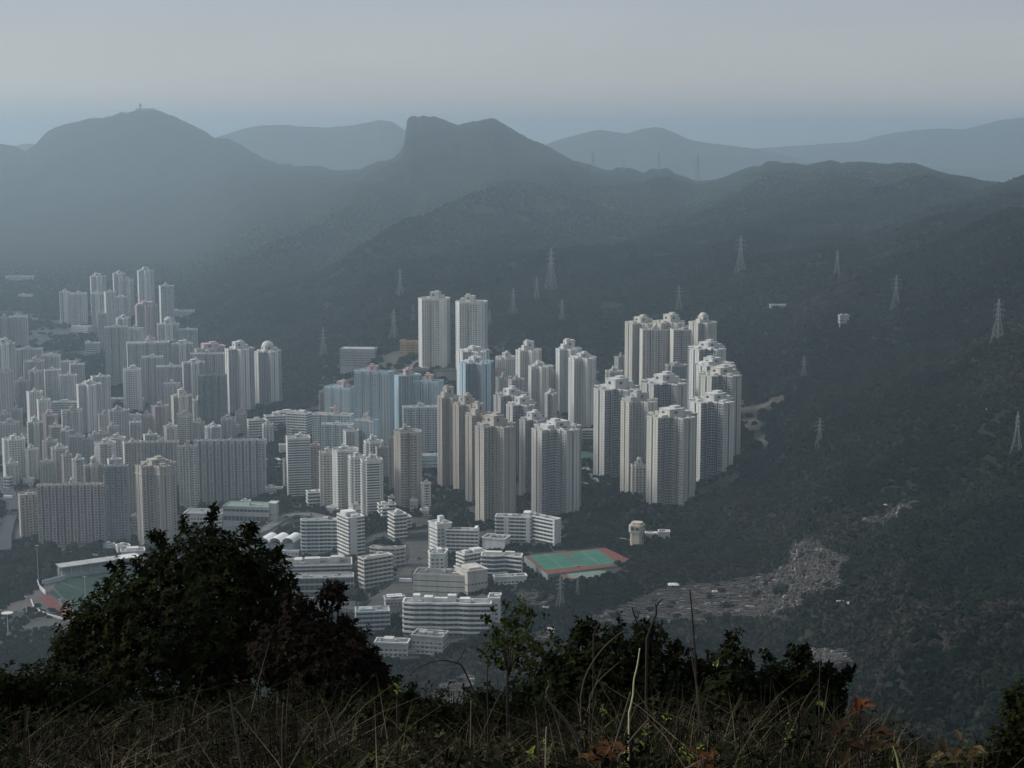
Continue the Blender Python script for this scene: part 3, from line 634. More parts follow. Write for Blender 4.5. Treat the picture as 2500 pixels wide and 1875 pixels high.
# dark mid group and tan group
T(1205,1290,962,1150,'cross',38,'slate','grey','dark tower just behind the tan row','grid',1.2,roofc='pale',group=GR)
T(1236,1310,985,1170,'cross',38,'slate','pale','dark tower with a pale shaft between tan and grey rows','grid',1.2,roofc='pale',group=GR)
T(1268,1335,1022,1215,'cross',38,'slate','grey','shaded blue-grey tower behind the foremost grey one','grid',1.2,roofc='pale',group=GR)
T(1298,1420,1042,1262,'cross',38,'grey','pale','foremost grey tower with a silvery shaft above the white school','ac',1.2,roofc='pale',group=GR)
T(1067,1120,968,1190,'cross',42,'tan','tan','rearmost tower of the tan stepped row','grid',1.8,roofc='tan',group='tan stepped towers')
T(1106,1168,985,1200,'cross',42,'tan','tan','second rearmost tower of the tan stepped row','grid',1.6,roofc='tan',group='tan stepped towers')
T(1136,1206,1010,1225,'cross',42,'tan','tan','second foremost tower of the tan stepped row','grid',1.6,roofc='tan',group='tan stepped towers')
T(1160,1260,1036,1278,'cross',40,'tan','tan','foremost and widest tower of the tan stepped row','grid',1.4,roofc='tan',group='tan stepped towers')
# near centre
T(948,966,1070,1195,'plain',5,'brown','brown','thin reddish-brown slab touching the brown tower','plain',0.3,group='private blocks above the schools')
T(962,1029,1052,1246,'oct',8,'brown','tan','round-shouldered brown tower standing alone in the centre','band',0.8,roofc='tan',group='private blocks above the schools')
T(1028,1052,1178,1250,'block',15,'rose','white','low block with white bands at the foot of the brown tower','band',0.4,group='private blocks above the schools')
T(698,757,1066,1218,'plain',12,'pale','white','white-framed tower with one sheet of green glass','strip',0.5,glass=GLASSG,group='private blocks above the schools')
T(752,781,1086,1205,'plain',20,'pink','pink','blank pinkish slab beside the green glass tower','plain',0.3,group='private blocks above the schools')
T(779,820,1102,1236,'block',12,'rose','cream','rosy tower joined to the curved cream one','band',0.6,group='private blocks above the schools')
T(888,936,1076,1180,'block',20,'pale','white','pale block with curled balconies behind the black and white tower','band',0.9,group='private blocks above the schools')
T(812,874,1096,1242,'oct',5,'cream','white','curved cream tower with rows of round balconies','band',0.6,roofc='white',group='private blocks above the schools')
T(850,892,1112,1258,'block',25,'pale','white','white-balconied tower next to the curved cream one','band',0.6,group='private blocks above the schools')
T(880,934,1120,1262,'block',15,'white','white','white tower with black window columns above the schools','strip',0.8,group='private blocks above the schools')

# ------------------------------------------------------------------ low buildings with a band per storey
def storeys(x0, x1, ytop, ybase, poly, rz, wall, band, label, fh=3.6, name='school_building', cat='building', group=None, bh=1.2, proud=0.7, roofm=None, rooms=((0, 0, 0.14, 0.12, 4),), glass=None, stair=None, strip=True, parapet=1.0, base=None, sy=None):
    rz = R(rz); xc = (x0 + x1) / 2; b = hit(xc, ybase); Y = b.y; u = (xc - 1250) / F; vr = math.atan2(u, 1)
    xs = [x for x, y in rot2(poly, rz + vr)]; ext = max(xs) - min(xs); _, bb, _ = ray(xc, ytop)
    s = (x1 - x0) / F * Y / bb / ext
    poly = [(x * s, y * s * (sy or 1)) for x, y in poly]; near = -min(y for x, y in rot2(poly, rz)); Yc = Y + near * 0.9
    poly = [(x * Yc / Y, y * Yc / Y) for x, y in poly]
    p = at(xc, ytop, Yc); p2 = at(xc, ytop, Yc - near * 0.6)
    p.z = p2.z; zb = float(height(p.x, Yc)); H = p.z - zb; 
    root = thing(name, label, cat, (p.x, Yc, zb), rz, group)
    FOOT.append((p.x, Yc, max(math.hypot(x, y) for x, y in poly) * 0.8))
    mb = MB(); mb.prism(poly, -12, H, cap=False); mb.obj('wall', wm(wall), root)
    mb = MB(); mb.v = [np.array([(x, y, H - 0.5) for x, y in poly])]; mb.f = [[tuple(range(len(poly)))]]; mb.n = len(poly); mb.obj('roof', roofm or ROOF, root)
    mb = MB(); mb.ring(offset(poly, -0.3), offset(poly, proud), H - bh * 0.6, H + parapet * 0.5); mb.obj('parapet', wm(band), root)
    nf = max(1, int(round((H - 0.5) / fh))); f2 = H / nf
    if strip:
        for k in range(nf):
            z0 = k * f2
            if k: mb = MB(); mb.ring(offset(poly, -0.05), offset(poly, proud), z0 - 0.25, z0 + bh - 0.2); mb.obj('balcony_band', wm(band), root)
            mb = MB(); mb.ring(offset(poly, -0.02), offset(poly, 0.08), z0 + bh + 0.05, z0 + f2 - 0.45); mb.obj('window_strip', glass or GLASS, root)
        mb = MB(); n = len(poly); k2 = 0
        arr = []
        for i in range(n):
            pp = poly[i]; q = poly[(i + 1) % n]; L = math.hypot(q[0] - pp[0], q[1] - pp[1]); 
            if L < 5: continue
            t = ((q[0] - pp[0]) / L, (q[1] - pp[1]) / L); nn = (t[1], -t[0])
            for j in range(int(L / 4.5) + 1): c = min(L - 0.3, 0.3 + j * 4.5); arr.append(edge_box(pp, t, nn, c - 0.22, c + 0.22, 0, H - 1, 0.28))
        for a_ in arr: mb.add(a_, BOXF)
        if mb.n: mb.obj('pier', wm(wall), root, kind='stuff')
    else: facade(poly, ['w'] * len(poly), rz, (u, 1.0), H, f2, root, wm(wall), wm(band), 'grid')
    xs = [x for x, y in poly]; ys = [y for x, y in poly]; ex, ey = max(xs) - min(xs), max(ys) - min(ys)
    for q in rooms:
        mb = MB(); mb.box((q[0] * ex, q[1] * ey, H + q[4] / 2 - 0.5), (q[2] * ex, q[3] * ey, q[4] / 2)); mb.obj('roof_house', wm(band), root)
    rr_ = random.Random(int(x0 * 3 + ytop)); us_ = []
    if x1 - x0 > 24:
        for _ in range(rr_.randint(3, 7)):
            qx, qy = rr_.uniform(-0.34, 0.34), rr_.uniform(-0.25, 0.25); mb = MB(); hh_ = rr_.uniform(0.8, 2.4); mb.box((qx * ex, qy * ey, H - 0.5 + hh_ / 2), (rr_.uniform(0.6, 2.4), rr_.uniform(0.6, 1.8), hh_ / 2)); mb.obj('roof_unit', wm(rr_.choice(['pale', 'grey', 'dark', band])), root)
    if stair:
        for q in (stair if isinstance(stair, list) else [stair]):
            mb = MB(); mb.box((q[0] * ex, q[1] * ey, H / 2 - 4 + q[4] / 2), (q[2] * ex, q[3] * ey, H / 2 + 4 + q[4] / 2)); mb.obj('stair_tower', wm(band), root)
    return root, poly, H
S = storeys
GS = 'school buildings below the towers'
RECT = lambda L, W: [(-L / 2, -W / 2), (L / 2, -W / 2), (L / 2, W / 2), (-L / 2, W / 2)]
ZIG = [(-32, -5), (-24, -7), (-12, -6), (-4, -7), (8, -5.5), (16, -7), (32, -6), (32, 6), (-32, 6)]
S(735, 835, 1270, 1352, ZIG, 4, 'aqua', 'white', 'school with wavy white bands over green windows beside the white vaults', group=GS, glass=GLASSG, rooms=((0.1, 0, 0.06, 0.2, 3),))
S(824, 888, 1262, 1362, RECT(14, 20), 32, 'pale', 'white', 'white corner tower joined to the wavy-banded school', group=GS, rooms=((0, 0.2, 0.35, 0.25, 4), (0.1, -0.2, 0.2, 0.1, 2)), stair=(-0.2, -0.5, 0.2, 0.04, 0))
S(700, 858, 1378, 1420, RECT(60, 26), 6, 'dark', 'pale', 'broad building with pale open galleries and a cluttered roof behind the big shrub', group=GS, rooms=((-0.1, 0.1, 0.12, 0.15, 4), (0.25, 0.1, 0.07, 0.12, 5), (0.1, 0.25, 0.3, 0.06, 3), (-0.32, 0.2, 0.06, 0.2, 3)), roofm=ROOFD)
S(705, 862, 1410, 1462, RECT(62, 16), 6, 'dark', 'grey', 'dark open column hall beneath the pale galleries', fh=7, group=GS, rooms=())
S(876, 958, 1362, 1436, RECT(46, 16), 34, 'grey', 'cream', 'slanting block with cream bands above the wide road', group=GS, roofm=ROOF, rooms=((0, -0.3, 0.4, 0.1, 2), (0.2, 0.2, 0.1, 0.1, 3)))
S(905, 990, 1338, 1392, [(-25, -4), (-10, -10), (12, -8), (24, 2), (22, 10), (8, 2), (-8, 0), (-22, 6)], -8, 'rose', 'rose', 'curved brownish wing folded round the slanting banded block', group=GS, rooms=(), roofm=ROOF)
S(948, 992, 1255, 1322, RECT(12, 16), 25, 'grey', 'white', 'narrow white block with an arched roof among the trees', group=GS, name='apartment_block')
S(975, 1004, 1262, 1296, RECT(16, 16), 20, 'white', 'pale', 'small pale house behind the narrow arched block', group=GS, rooms=(), name='apartment_block')
S(922, 966, 1232, 1264, RECT(22, 16), 15, 'rose', 'white', 'low cluster block with white roof huts beneath the brown tower', group=GS, name='apartment_block', rooms=((-0.2, 0, 0.12, 0.2, 3), (0.25, 0.1, 0.1, 0.2, 4)))
S(1088, 1169, 1294, 1350, RECT(46, 14), -6, 'pale', 'white', 'white school wing with long window rows facing the cream hall', group=GS, rooms=((0.44, 0, 0.05, 0.6, 3),), roofm=ROOF)
S(1047, 1102, 1278, 1352, RECT(18, 20), 30, 'white', 'white', 'tall white head block of the school with square roof openings', group=GS, strip=False, rooms=((0.1, 0.1, 0.16, 0.14, 6), (-0.3, -0.2, 0.12, 0.12, 2)))
S(1045, 1092, 1350, 1400, [(-9, -11), (6, -12), (12, 8), (10, 12), (-4, 12), (-10, 2)], 8, 'white', 'white', 'curved white stair wing below the head block', group=GS, strip=False, rooms=((0.1, 0.1, 0.12, 0.2, 3),))
S(1115, 1190, 1352, 1405, RECT(30, 16), 34, 'pale', 'white', 'white school wing with dark diagonal window rows', group=GS, rooms=((0.2, 0.1, 0.2, 0.3, 3), (-0.3, 0, 0.08, 0.2, 3)))
S(1175, 1275, 1358, 1412, [(-22, -6), (-8, -8), (4, -3), (22, -9), (22, 7), (-22, 8)], -6, 'steel', 'white', 'blue school with wavy white bands beside the sports courts', group=GS, rooms=((-0.2, 0.1, 0.2, 0.2, 3), (0.2, 0.2, 0.12, 0.12, 3)), roofm=ROOF, bh=1.0)
S(1010, 1150, 1402, 1462, RECT(46, 20), -9, 'cream', 'cream', 'large cream hall with thin dark lines and a grey roof', fh=5, group=GS, roofm=ROOFD, bh=3.6, proud=0.25, rooms=())
S(1110, 1190, 1392, 1452, RECT(22, 26), 30, 'cream', 'cream', 'blank cream block attached to the back of the lined hall', group=GS, strip=False, rooms=((0, 0, 0.3, 0.3, 2),), fh=7)
S(985, 1200, 1472, 1560, ZIG, -3, 'slate', 'white', 'long school of white wavy bands, foremost of all buildings', group=GS, bh=1.45, proud=0.9, rooms=((-0.36, 0.2, 0.04, 0.2, 5), (-0.1, 0.1, 0.1, 0.15, 3), (0.05, 0.2, 0.05, 0.2, 5), (0.2, 0.1, 0.06, 0.2, 3), (-0.22, 0.1, 0.05, 0.25, 4)))
S(1192, 1223, 1458, 1538, RECT(10, 16), -6, 'white', 'white', 'blank white end tower of the foremost school', group=GS, strip=False, rooms=(), name='stair_tower_block')
S(1210, 1300, 1262, 1328, RECT(34, 12), -8, 'grey', 'white', 'white school block with open galleries under the silvery tower', group=GS, rooms=((0.38, 0, 0.1, 0.4, 5), (-0.1, 0, 0.05, 0.2, 2)), stair=[(-0.2, -0.4, 0.07, 0.12, 0), (0.42, -0.35, 0.06, 0.2, 0)])
S(1282, 1368, 1266, 1336, RECT(46, 11), -42, 'dark', 'white', 'white gallery wing slanting towards the sports courts', group=GS, rooms=(), stair=(0.48, 0, 0.03, 0.55, 0))
S(1178, 1245, 1314, 1350, RECT(26, 18), -20, 'white', 'white', 'low white hall with a dark flat roof beside the school yard', group=GS, fh=6, strip=False, roofm=ROOFD, rooms=())
S(1205, 1286, 1408, 1428, RECT(36, 10), 12, 'white', 'white', 'long low white shed with a black roof below the blue school', fh=5, group=GS, strip=False, roofm=ROOFD, rooms=(), name='shed')
S(868, 950, 1492, 1550, RECT(26, 14), 8, 'slate', 'aqua', 'green-grey block of open galleries left of the foremost school', group=GS, rooms=((-0.2, 0, 0.2, 0.3, 2),))
S(938, 990, 1462, 1482, RECT(18, 12), 12, 'rose', 'rose', 'small rosy house under bright white solar panels', group=GS, strip=False, rooms=(), name='house', cat='house')
S(915, 1000, 1568, 1606, RECT(30, 14), -6, 'grey', 'pale', 'low pale pumping house with rounded white terraces', group=GS, strip=False, rooms=((-0.1, 0, 0.15, 0.3, 3),), name='house', cat='house')
S(1005, 1094, 1552, 1600, RECT(30, 20), -14, 'grey', 'grey', 'flat-roofed grey house with white roof boxes in the bottom woods', group=GS, strip=False, roofm=ROOFD, rooms=((0.3, 0.3, 0.08, 0.08, 2), (0.4, -0.1, 0.1, 0.1, 2), (-0.2, 0.1, 0.06, 0.25, 1.5)), name='house', cat='house')
# left: sports hall, clubs, low white blocks
S(545, 672, 1236, 1284, RECT(44, 22), -8, 'grey', 'grey', 'sports hall with a pale green roof behind the big shrub', fh=9, group='halls round the stadium', strip=True, roofm=mat('green_roof', (0.22, 0.28, 0.24), 0.7, 0.1, 0.1), rooms=(), name='sports_hall', cat='hall', bh=4.5, proud=0.3)
S(656, 680, 1228, 1278, RECT(10, 14), -8, 'grey', 'pale', 'grey stair block with a white saucer roof beside the sports hall', strip=False, rooms=((0, 0, 0.5, 0.4, 0.8),), fh=8, name='stair_block', group='halls round the stadium')
S(450, 553, 1252, 1290, RECT(36, 20), -5, 'white', 'white', 'white low building half hidden by the top of the big shrub', strip=False, rooms=((0.3, 0, 0.1, 0.2, 3),), group='halls round the stadium', name='hall', cat='hall')
S(296, 352, 1345, 1364, RECT(20, 12), 14, 'white', 'white', 'white tent-roofed stand beside the running track', strip=False, rooms=((0, 0, 0.25, 0.3, 3),), group='halls round the stadium', name='pavilion', cat='pavilion')
S(604, 650, 1026, 1072, RECT(24, 12), 18, 'white', 'white', 'white school with slanting window bands behind the long slab', group='white low blocks at the mountain foot')
S(553, 584, 1036, 1066, RECT(14, 10), 10, 'pink', 'white', 'small pinkish-white block beside the brownish tower', group='white low blocks at the mountain foot', strip=False)
S(645, 695, 1016, 1058, RECT(26, 14), 20, 'pale', 'white', 'white block with a square roof house next to the slanting school', group='white low blocks at the mountain foot', rooms=((0.1, 0.1, 0.2, 0.2, 5),))
S(676, 724, 1006, 1050, RECT(26, 14), 14, 'rose', 'white', 'rosy-roofed white block at the mountain foot', group='white low blocks at the mountain foot', rooms=((0, 0.1, 0.2, 0.2, 3),))
S(700, 762, 1010, 1068, RECT(30, 18), -20, 'pale', 'white', 'white school touching the balconied blue blocks', group='white low blocks at the mountain foot', rooms=((0.1, 0.1, 0.15, 0.2, 4),))
S(682, 700, 1086, 1112, RECT(10, 10), 10, 'pale', 'white', 'small white hut before the green glass tower', strip=False, rooms=(), group='white low blocks at the mountain foot')
S(648, 685, 1124, 1150, RECT(18, 14), 25, 'pale', 'white', 'low white block in the trees right of the long slab', rooms=(), group='white low blocks at the mountain foot')
S(650, 690, 1192, 1206, RECT(18, 10), 0, 'dark', 'pale', 'dark low building with two white lines by the long slab', rooms=(), group='white low blocks at the mountain foot')
S(128, 190, 982, 1022, RECT(26, 12), 3, 'grey', 'pale', 'wide low school with grey bands in front of the stepped white row', group='white low blocks at the mountain foot')
S(270, 352, 974, 1000, RECT(40, 10), -4, 'grey', 'pale', 'low grey school beside the park in the left city', rooms=((0.35, 0, 0.1, 0.3, 2),), group='white low blocks at the mountain foot')
S(209, 243, 838, 866, RECT(16, 12), 10, 'pale', 'pale', 'pale low block in the dark woods left of the grey tower', rooms=((-0.3, 0, 0.12, 0.3, 4),), group='white low blocks at the mountain foot')
S(175, 226, 797, 812, RECT(22, 10), -20, 'pale', 'white', 'small white building at the foot of the far slim towers', strip=False, rooms=(), group='white low blocks at the mountain foot')
S(426, 475, 758, 774, RECT(30, 10), 8, 'pale', 'pale', 'pale low building in the woods beyond the lone far tower', strip=False, rooms=((-0.4, 0, 0.1, 0.4, 3),), group='white low blocks at the mountain foot')
S(14, 82, 674, 684, RECT(44, 10), 0, 'pale', 'white', 'thin pale building line in the haze below the left mountain', strip=False, rooms=(), group='white low blocks at the mountain foot')
S(46, 80, 719, 730, RECT(24, 10), 0, 'pale', 'pale', 'small pale building in the haze above the rosy tower', strip=False, rooms=((-0.2, 0, 0.1, 0.3, 3),), group='white low blocks at the mountain foot')
S(830, 922, 852, 898, RECT(40, 20), -6, 'grey', 'grey', 'low grey office block on a stone plinth under the mountain', fh=4, strip=False, roofm=ROOF, rooms=((0, 0, 0.45, 0.4, 1),), group='white low blocks at the mountain foot')
S(975, 1022, 834, 866, [(-12, -5), (-4, -8), (6, -4), (14, -7), (14, 6), (-12, 6)], 5, 'ochre', 'ochre', 'orange-brown house beside the twin towers', strip=False, rooms=((-0.3, 0, 0.12, 0.2, 3),), group='white low blocks at the mountain foot', name='house', cat='house')
S(1028, 1070, 1112, 1148, RECT(24, 14), 4, 'blue', 'white', 'plain pale blue low block between brown and tan towers', strip=False, rooms=(), group='white low blocks at the mountain foot')
S(748, 782, 1202, 1238, RECT(14, 14), 15, 'rose', 'white', 'low rosy block at the foot of the green glass tower', group='white low blocks at the mountain foot', rooms=((0, 0, 0.2, 0.2, 2),))
S(1418, 1450, 1050, 1078, RECT(18, 10), 0, 'slate', 'rose', 'low dark building at the head of the playground', rooms=(), group='white low blocks at the mountain foot')
# small houses on the slopes
for (x, y, wpx, hpx, c, l) in [(1905, 755, 52, 10, 'pale', 'long pale roof line in the woods above the tall cream towers'), (2060, 796, 26, 26, 'grey', 'small grey house high on the wooded slope'), (2052, 1482, 14, 12, 'rose', 'tiny rosy hut below the graveyard'), (2082, 1488, 24, 14, 'white', 'tiny white hut with an olive roof below the graveyard'),
        (2415, 1008, 10, 8, 'white', 'tiny white hut near the rightmost pylon'), (1660, 1257, 10, 6, 'white', 'tiny white roof at the foot of the foremost tower'), (2164, 1240, 8, 6, 'white', 'tiny white box beside the hillside terraces'), (1002, 1600, 20, 12, 'pale', 'pale rounded terrace wall near the pumping house'), (1334, 1492, 14, 8, 'white', 'white hut under the nearest pylon'),
        (1345, 1550, 12, 14, 'white', 'small white tomb house above the green sapling'), (2230, 1262, 10, 8, 'pale', 'pale block at the top of the hillside terraces'), (1998, 1538, 10, 5, 'white', 'tiny white slab in the dark woods'), (1745, 1452, 10, 7, 'white', 'tiny white shrine in the middle of the graveyard')]:
    S(x - wpx / 2, x + wpx / 2, y - hpx, y, RECT(wpx, max(10, wpx * 0.6)), (x * 7) % 25 - 12, 'grey' if c in ('white', 'pale') and wpx > 12 else c, 'grey' if c in ('white', 'pale') and wpx > 12 else c, l, strip=False, rooms=(), name='hut', cat='hut', group='small huts in the woods')

# ---- fillers: low blocks crowded on the city floor
ks = 0
CW = {'pale': 'pale', 'rose': 'rosy', 'grey': 'grey', 'white': 'white', 'cream': 'cream'}
TW = [(o.location.x, o.location.y, o['label']) for o in bpy.data.objects if o.type == 'EMPTY' and o.get('category') in ('tower', 'building')]
seen_l = set()
def near_label(px, py, col, style):
    q = hit(px, py); L = sorted(TW, key=lambda t: (t[0] - q.x) ** 2 + (t[1] - q.y) ** 2)
    def cut(s):
        w_ = s.split(); r_ = []
        for k in w_:
            if k.strip(',') in ('with', 'behind', 'in', 'beside', 'right', 'left', 'at', 'on', 'by', 'above', 'below', 'standing', 'squeezed', 'next', 'before', 'near', 'just', 'amid', 'over', 'touching', 'peeping', 'cut', 'joined', 'attached', 'under', 'from', 'joining', 'high', 'between') and len(r_) > 1: break
            r_.append(k.strip(','))
        return ' '.join(r_[:6])
    for i in range(0, 12):
        for j in range(i + 1, 12):
            s = 'small %s %s block between the %s and the %s' % (col, style, cut(L[i][2]), cut(L[j][2]))
            if len(s.split()) <= 16 and s not in seen_l and cut(L[i][2]) != cut(L[j][2]): seen_l.add(s); return s
    return 'small block crowded among the towers of the valley'
for px_, py_ in [(90,1080),(60,1140),(185,1140),(150,1165),(70,1190),(20,1200),(110,1000),(240,1080),(300,1058),(330,1040),(380,1092),(405,1088),(140,1110),(260,1190),(325,1200),(280,1300),(330,1290),(500,1060),(530,1075),(560,1072),(625,1095),(600,1250),(660,1215),(720,1080),(790,1045),(900,1240),(940,1270),(1010,1250),(1040,1262),(960,1230),(870,1262),(810,1255),(40,1165),(196,1175),(222,1180),(270,1160),(55,1085),(12,1050),(-30,1120),(-60,1200),(-70,1000),(-60,1300),(265,1350),(300,1358),(1075,1130),(1130,1150)]:
    r = random.Random(ks * 7 + 1); wd = r.uniform(16, 34); hh = r.uniform(14, 34); ks += 1
    wc_ = r.choice(['pale', 'rose', 'grey', 'white', 'cream'])
    S(px_ - wd / 2, px_ + wd / 2, py_ - hh, py_, RECT(22, r.uniform(12, 20)), r.uniform(-25, 30), wc_, r.choice(['white', 'pale', 'grey']), near_label(px_, py_, CW[wc_], 'banded' if ks % 3 == 0 else 'plain'),
      strip=ks % 3 == 0, name='low_block', group='small blocks filling the valley', rooms=((r.uniform(-0.2, 0.2), 0, 0.15, 0.2, 3),))
EX = [(70,100,905,985),(0,30,905,1010),(36,66,930,1000),(120,150,1040,1130),(150,178,1050,1140),(0,26,1010,1080),(60,92,1095,1180),(150,176,1110,1195),(176,206,1120,1200),(262,296,1120,1210),(10,44,1130,1190),(240,270,1010,1075),(316,344,1030,1110),(262,290,1040,1110),
      (350,384,1060,1130),(400,432,1040,1110),(432,470,1010,1090),(470,500,1030,1095),(500,540,1040,1100),(540,575,1020,1080),(-40,-6,900,1000),(-50,-10,1040,1150),(-60,-8,1130,1260),(395,430,830,930),(350,380,825,900),(640,668,1035,1090),(470,500,975,1060),(216,246,1060,1140),
      (1500,1530,870,960),(1210,1250,920,1010),(1330,1362,905,1000),(1468,1500,1000,1060),(1330,1360,960,1060),(838,876,1050,1140),(916,948,1090,1180),(690,716,1120,1190),(58,108,880,975),(300,345,900,1010),(150,200,1000,1100),(265,315,1000,1090),(0,48,1030,1120),(482,520,985,1060),(-22,18,885,985),(400,440,935,1030),(232,282,1080,1180),(104,140,1075,1165),(1478,1520,905,1020),(1604,1640,1060,1190),(1240,1282,925,1040)]
for k, (x0_, x1_, yt_, yb_) in enumerate(EX):
    r = random.Random(k * 11 + 5); wl_ = r.choice(['grey', 'rose', 'pale', 'grey', 'pale', 'dark']); cw_ = {'grey': 'grey', 'rose': 'rosy', 'pale': 'pale', 'dark': 'dark grey'}[wl_]
    T(x0_, x1_, yt_, yb_, r.choice(['block', 'slab3', 'cross', 'block', 'oct']), r.uniform(0, 40), wl_, r.choice(['pale', 'white', 'rose', 'grey']), near_label((x0_ + x1_) / 2, yb_, cw_, 'tall').replace('small ', 'mid-height ', 1).replace(' tall block', ' block'), r.choice(['grid', 'fins', 'ac', 'band']), 0.7, group='mid-height blocks packed between the towers')
# ------------------------------------------------------------------ white vaults
r0 = hit(665, 1352); vw = mat('vault_white', (0.86, 0.86, 0.86), 0.6, 0.05, 0.1)
for k, (xc, lab) in enumerate([(652, 'leftmost of three white barrel vaults, half behind the big shrub'), (680, 'middle one of the three white barrel vaults'), (711, 'rightmost of three white barrel vaults, next to the wavy-banded school')]):
    p = hit(xc, 1352); p2 = at(xc, 1308, p.y + 6); root = thing('vault_roof', lab, 'roof', (p.x, p.y + 8, p.z), R(-14), 'white barrel vaults'); H = p2.z - p.z; rw = 30 / F * p.y / 2
    mb = MB(); n = 12; V = []; D = 12
    for y in (-D, D):
        for i in range(n + 1): t = math.pi * i / n; V.append((rw * math.cos(t), y, H - rw * 0.8 + rw * 0.8 * math.sin(t)))
    mb.add(V, [(i, i + 1, n + 2 + i, n + 1 + i) for i in range(n)]); mb.obj('vault_sheet', vw, root, smooth=True)
    for i in range(5):
        mb = MB(); y = -D + i * D / 2
        mb.tube([((rw + .08) * math.cos(math.pi * j / n), y, H - rw * 0.8 + (rw * .8 + .08) * math.sin(math.pi * j / n)) for j in range(n + 1)], 0.18, 0.18, 4); mb.obj('rib', vw, root)
    mb = MB(); mb.box((0, 0, (H - rw) / 2), (rw * 0.92, D * 0.9, (H - rw) / 2)); mb.obj('wall', wm('dark'), root)
S(684, 730, 1345, 1358, RECT(30, 8), -6, 'white', 'white', 'low white canopy strip in front of the barrel vaults', strip=False, rooms=(), name='canopy', cat='canopy')
# ------------------------------------------------------------------ beige lookout tower with its wall and outbuildings
p = hit(1556, 1342); s = p.y / F; root = thing('lookout_tower', 'beige blocky tower with an overhanging chamfered head above the sports courts', 'tower', (p.x, p.y + 6, p.z), R(-22))
be = mat('beige_render', (0.50, 0.44, 0.34), 0.9, 0.12, 0.15, streak=True); A = 17 * s
H = 58 * s
oc = lambda r, c=0.4: [(-r + r * c, -r), (r - r * c, -r), (r, -r + r * c), (r, r - r * c), (r - r * c, r), (-r + r * c, r), (-r, r - r * c), (-r, -r + r * c)]
mb = MB(); mb.prism(oc(A * 0.86, 0.3), -8, H * 0.72, cap=True); mb.obj('shaft', be, root)
mb = MB(); mb.prism(oc(A * 1.06, 0.35), H * 0.70, H * 1.02, bottom=True); h = mb.obj('head', be, root)
mb = MB(); mb.prism(oc(A * 0.8, 0.4), H * 1.02, H * 1.12); mb.obj('cap', be, root)
for x in (-1, 1):
    mb = MB(); mb.box((x * A * 0.35, -A * 1.06 - 0.02, H * 0.87), (A * 0.26, 0.06, H * 0.08)); mb.obj('opening', GLASS, h)
for y in (-0.3, 0.3):
    mb = MB(); mb.box((A * 1.06 + 0.02, A * y, H * 0.87), (0.06, A * 0.2, H * 0.08)); mb.obj('opening', GLASS, h)
mb = MB(); mb.box((A * 0.86 + 0.03, 0, H * 0.42), (0.06, A * 0.2, H * 0.09)); mb.obj('window', GLASS, root)
for i in range(3):
    mb = MB(); mb.box((0, -A * 0.86 - 0.05, H * (0.15 + 0.17 * i)), (A * 0.6, 0.08, 0.12)); mb.obj('string_course', be, root)
q = hit(1518, 1330); mb = MB(); L = 34 * s; mb.box((0, 0, 1.5), (L / 2, 0.5, 4)); o = mb.obj('boundary_wall', be); o.location = (q.x + 3, q.y, q.z); o.rotation_euler = (0, 0, R(-35)); o['label'] = 'low beige wall reaching from the beige lookout tower'; o['category'] = 'wall'
S(1576, 1606, 1302, 1322, RECT(18, 10), -5, 'grey', 'white', 'low grey house with a bright white roof beside the beige tower', rooms=((0, 0, 0.42, 0.36, 1.2),), name='house', cat='house', strip=False)
S(1608, 1634, 1298, 1322, RECT(16, 12), -5, 'pale', 'white', 'small white house, last beyond the beige tower', rooms=((0, 0, 0.4, 0.36, 1.2),), name='house', cat='house', strip=False)
# solar panels on the rosy house
q = at(963, 1456, hit(963, 1482).y + 6); root = thing('solar_array', 'four bright white panels on the roof of the small rosy house', 'solar panels', q, R(12))
for i in range(2):
    for j in range(2): mb = MB(); mb.box((-3.4 + 6.8 * i, -1.8 + 3.6 * j, 0.8 + 0.5 * j), (3.2, 1.6, 0.08)); mb.obj('panel', mat('panel_white', (0.75, 0.76, 0.78), 0.3, 0.05, 0.3), root)
mb = MB(); [mb.box((x, y, 0.1), (0.1, 0.1, 0.7)) for x in (-6, 0, 6) for y in (-3, 3)]; mb.obj('frame', wm('grey'), root)

# ------------------------------------------------------------------ draped sheets: courts, pitch, roads
def drape_poly(name, pts, m, lift=0.15, flat=False, res=6, kind='structure', parent=None, zref=None):
    P = [hit(x, y) for x, y in pts]; z = zref if zref is not None else max(p.z for p in P)
    mb = MB(); mb.add([(p.x, p.y, (z if flat else p.z) + lift) for p in P], [tuple(range(len(P)))]); o = mb.obj(name, m, parent)
    if kind: o['kind'] = kind
    return o, z
court_red = mat('court_red', (0.17, 0.068, 0.05), 0.9, 0.15, 0.3); court_green = mat('court_green', (0.045, 0.155, 0.108), 0.9, 0.2, 0.08); white = mat('line_white', (0.32, 0.33, 0.32), 0.8)
def plane_pt(px, py, z):
    a, b, c = ray(px, py); Y = (z - CAMZ) / (c / b); return Vector((a / b * Y, Y, z))
def flatpoly(name, pts, z, m, parent=None, kind=None):
    mb = MB(); mb.add([tuple(plane_pt(x, y, z)) for x, y in pts], [tuple(range(len(pts)))]); o = mb.obj(name, m, parent)
    if kind: o['kind'] = kind
    return o
def thick(name, pts, z, m, t=3.0, parent=None, kind=None):
    P = [plane_pt(x, y, z) for x, y in pts]; mb = MB(); mb.prism([(p.x, p.y) for p in P][::-1], z - t, z - 0.05); struct(mb.obj('retaining_wall', wm('dark'))); o = flatpoly(name, pts, z, m, parent)
    if kind: o['kind'] = kind
    return o
zc = max(hit(x, y).z for x, y in [(1290, 1352), (1470, 1337), (1540, 1370), (1335, 1400)]) + 0.5
thick('sports_court', [(1279,1357),(1462,1338),(1478,1337),(1552,1372),(1530,1378),(1337,1402)], zc, court_red, 8, kind='structure')
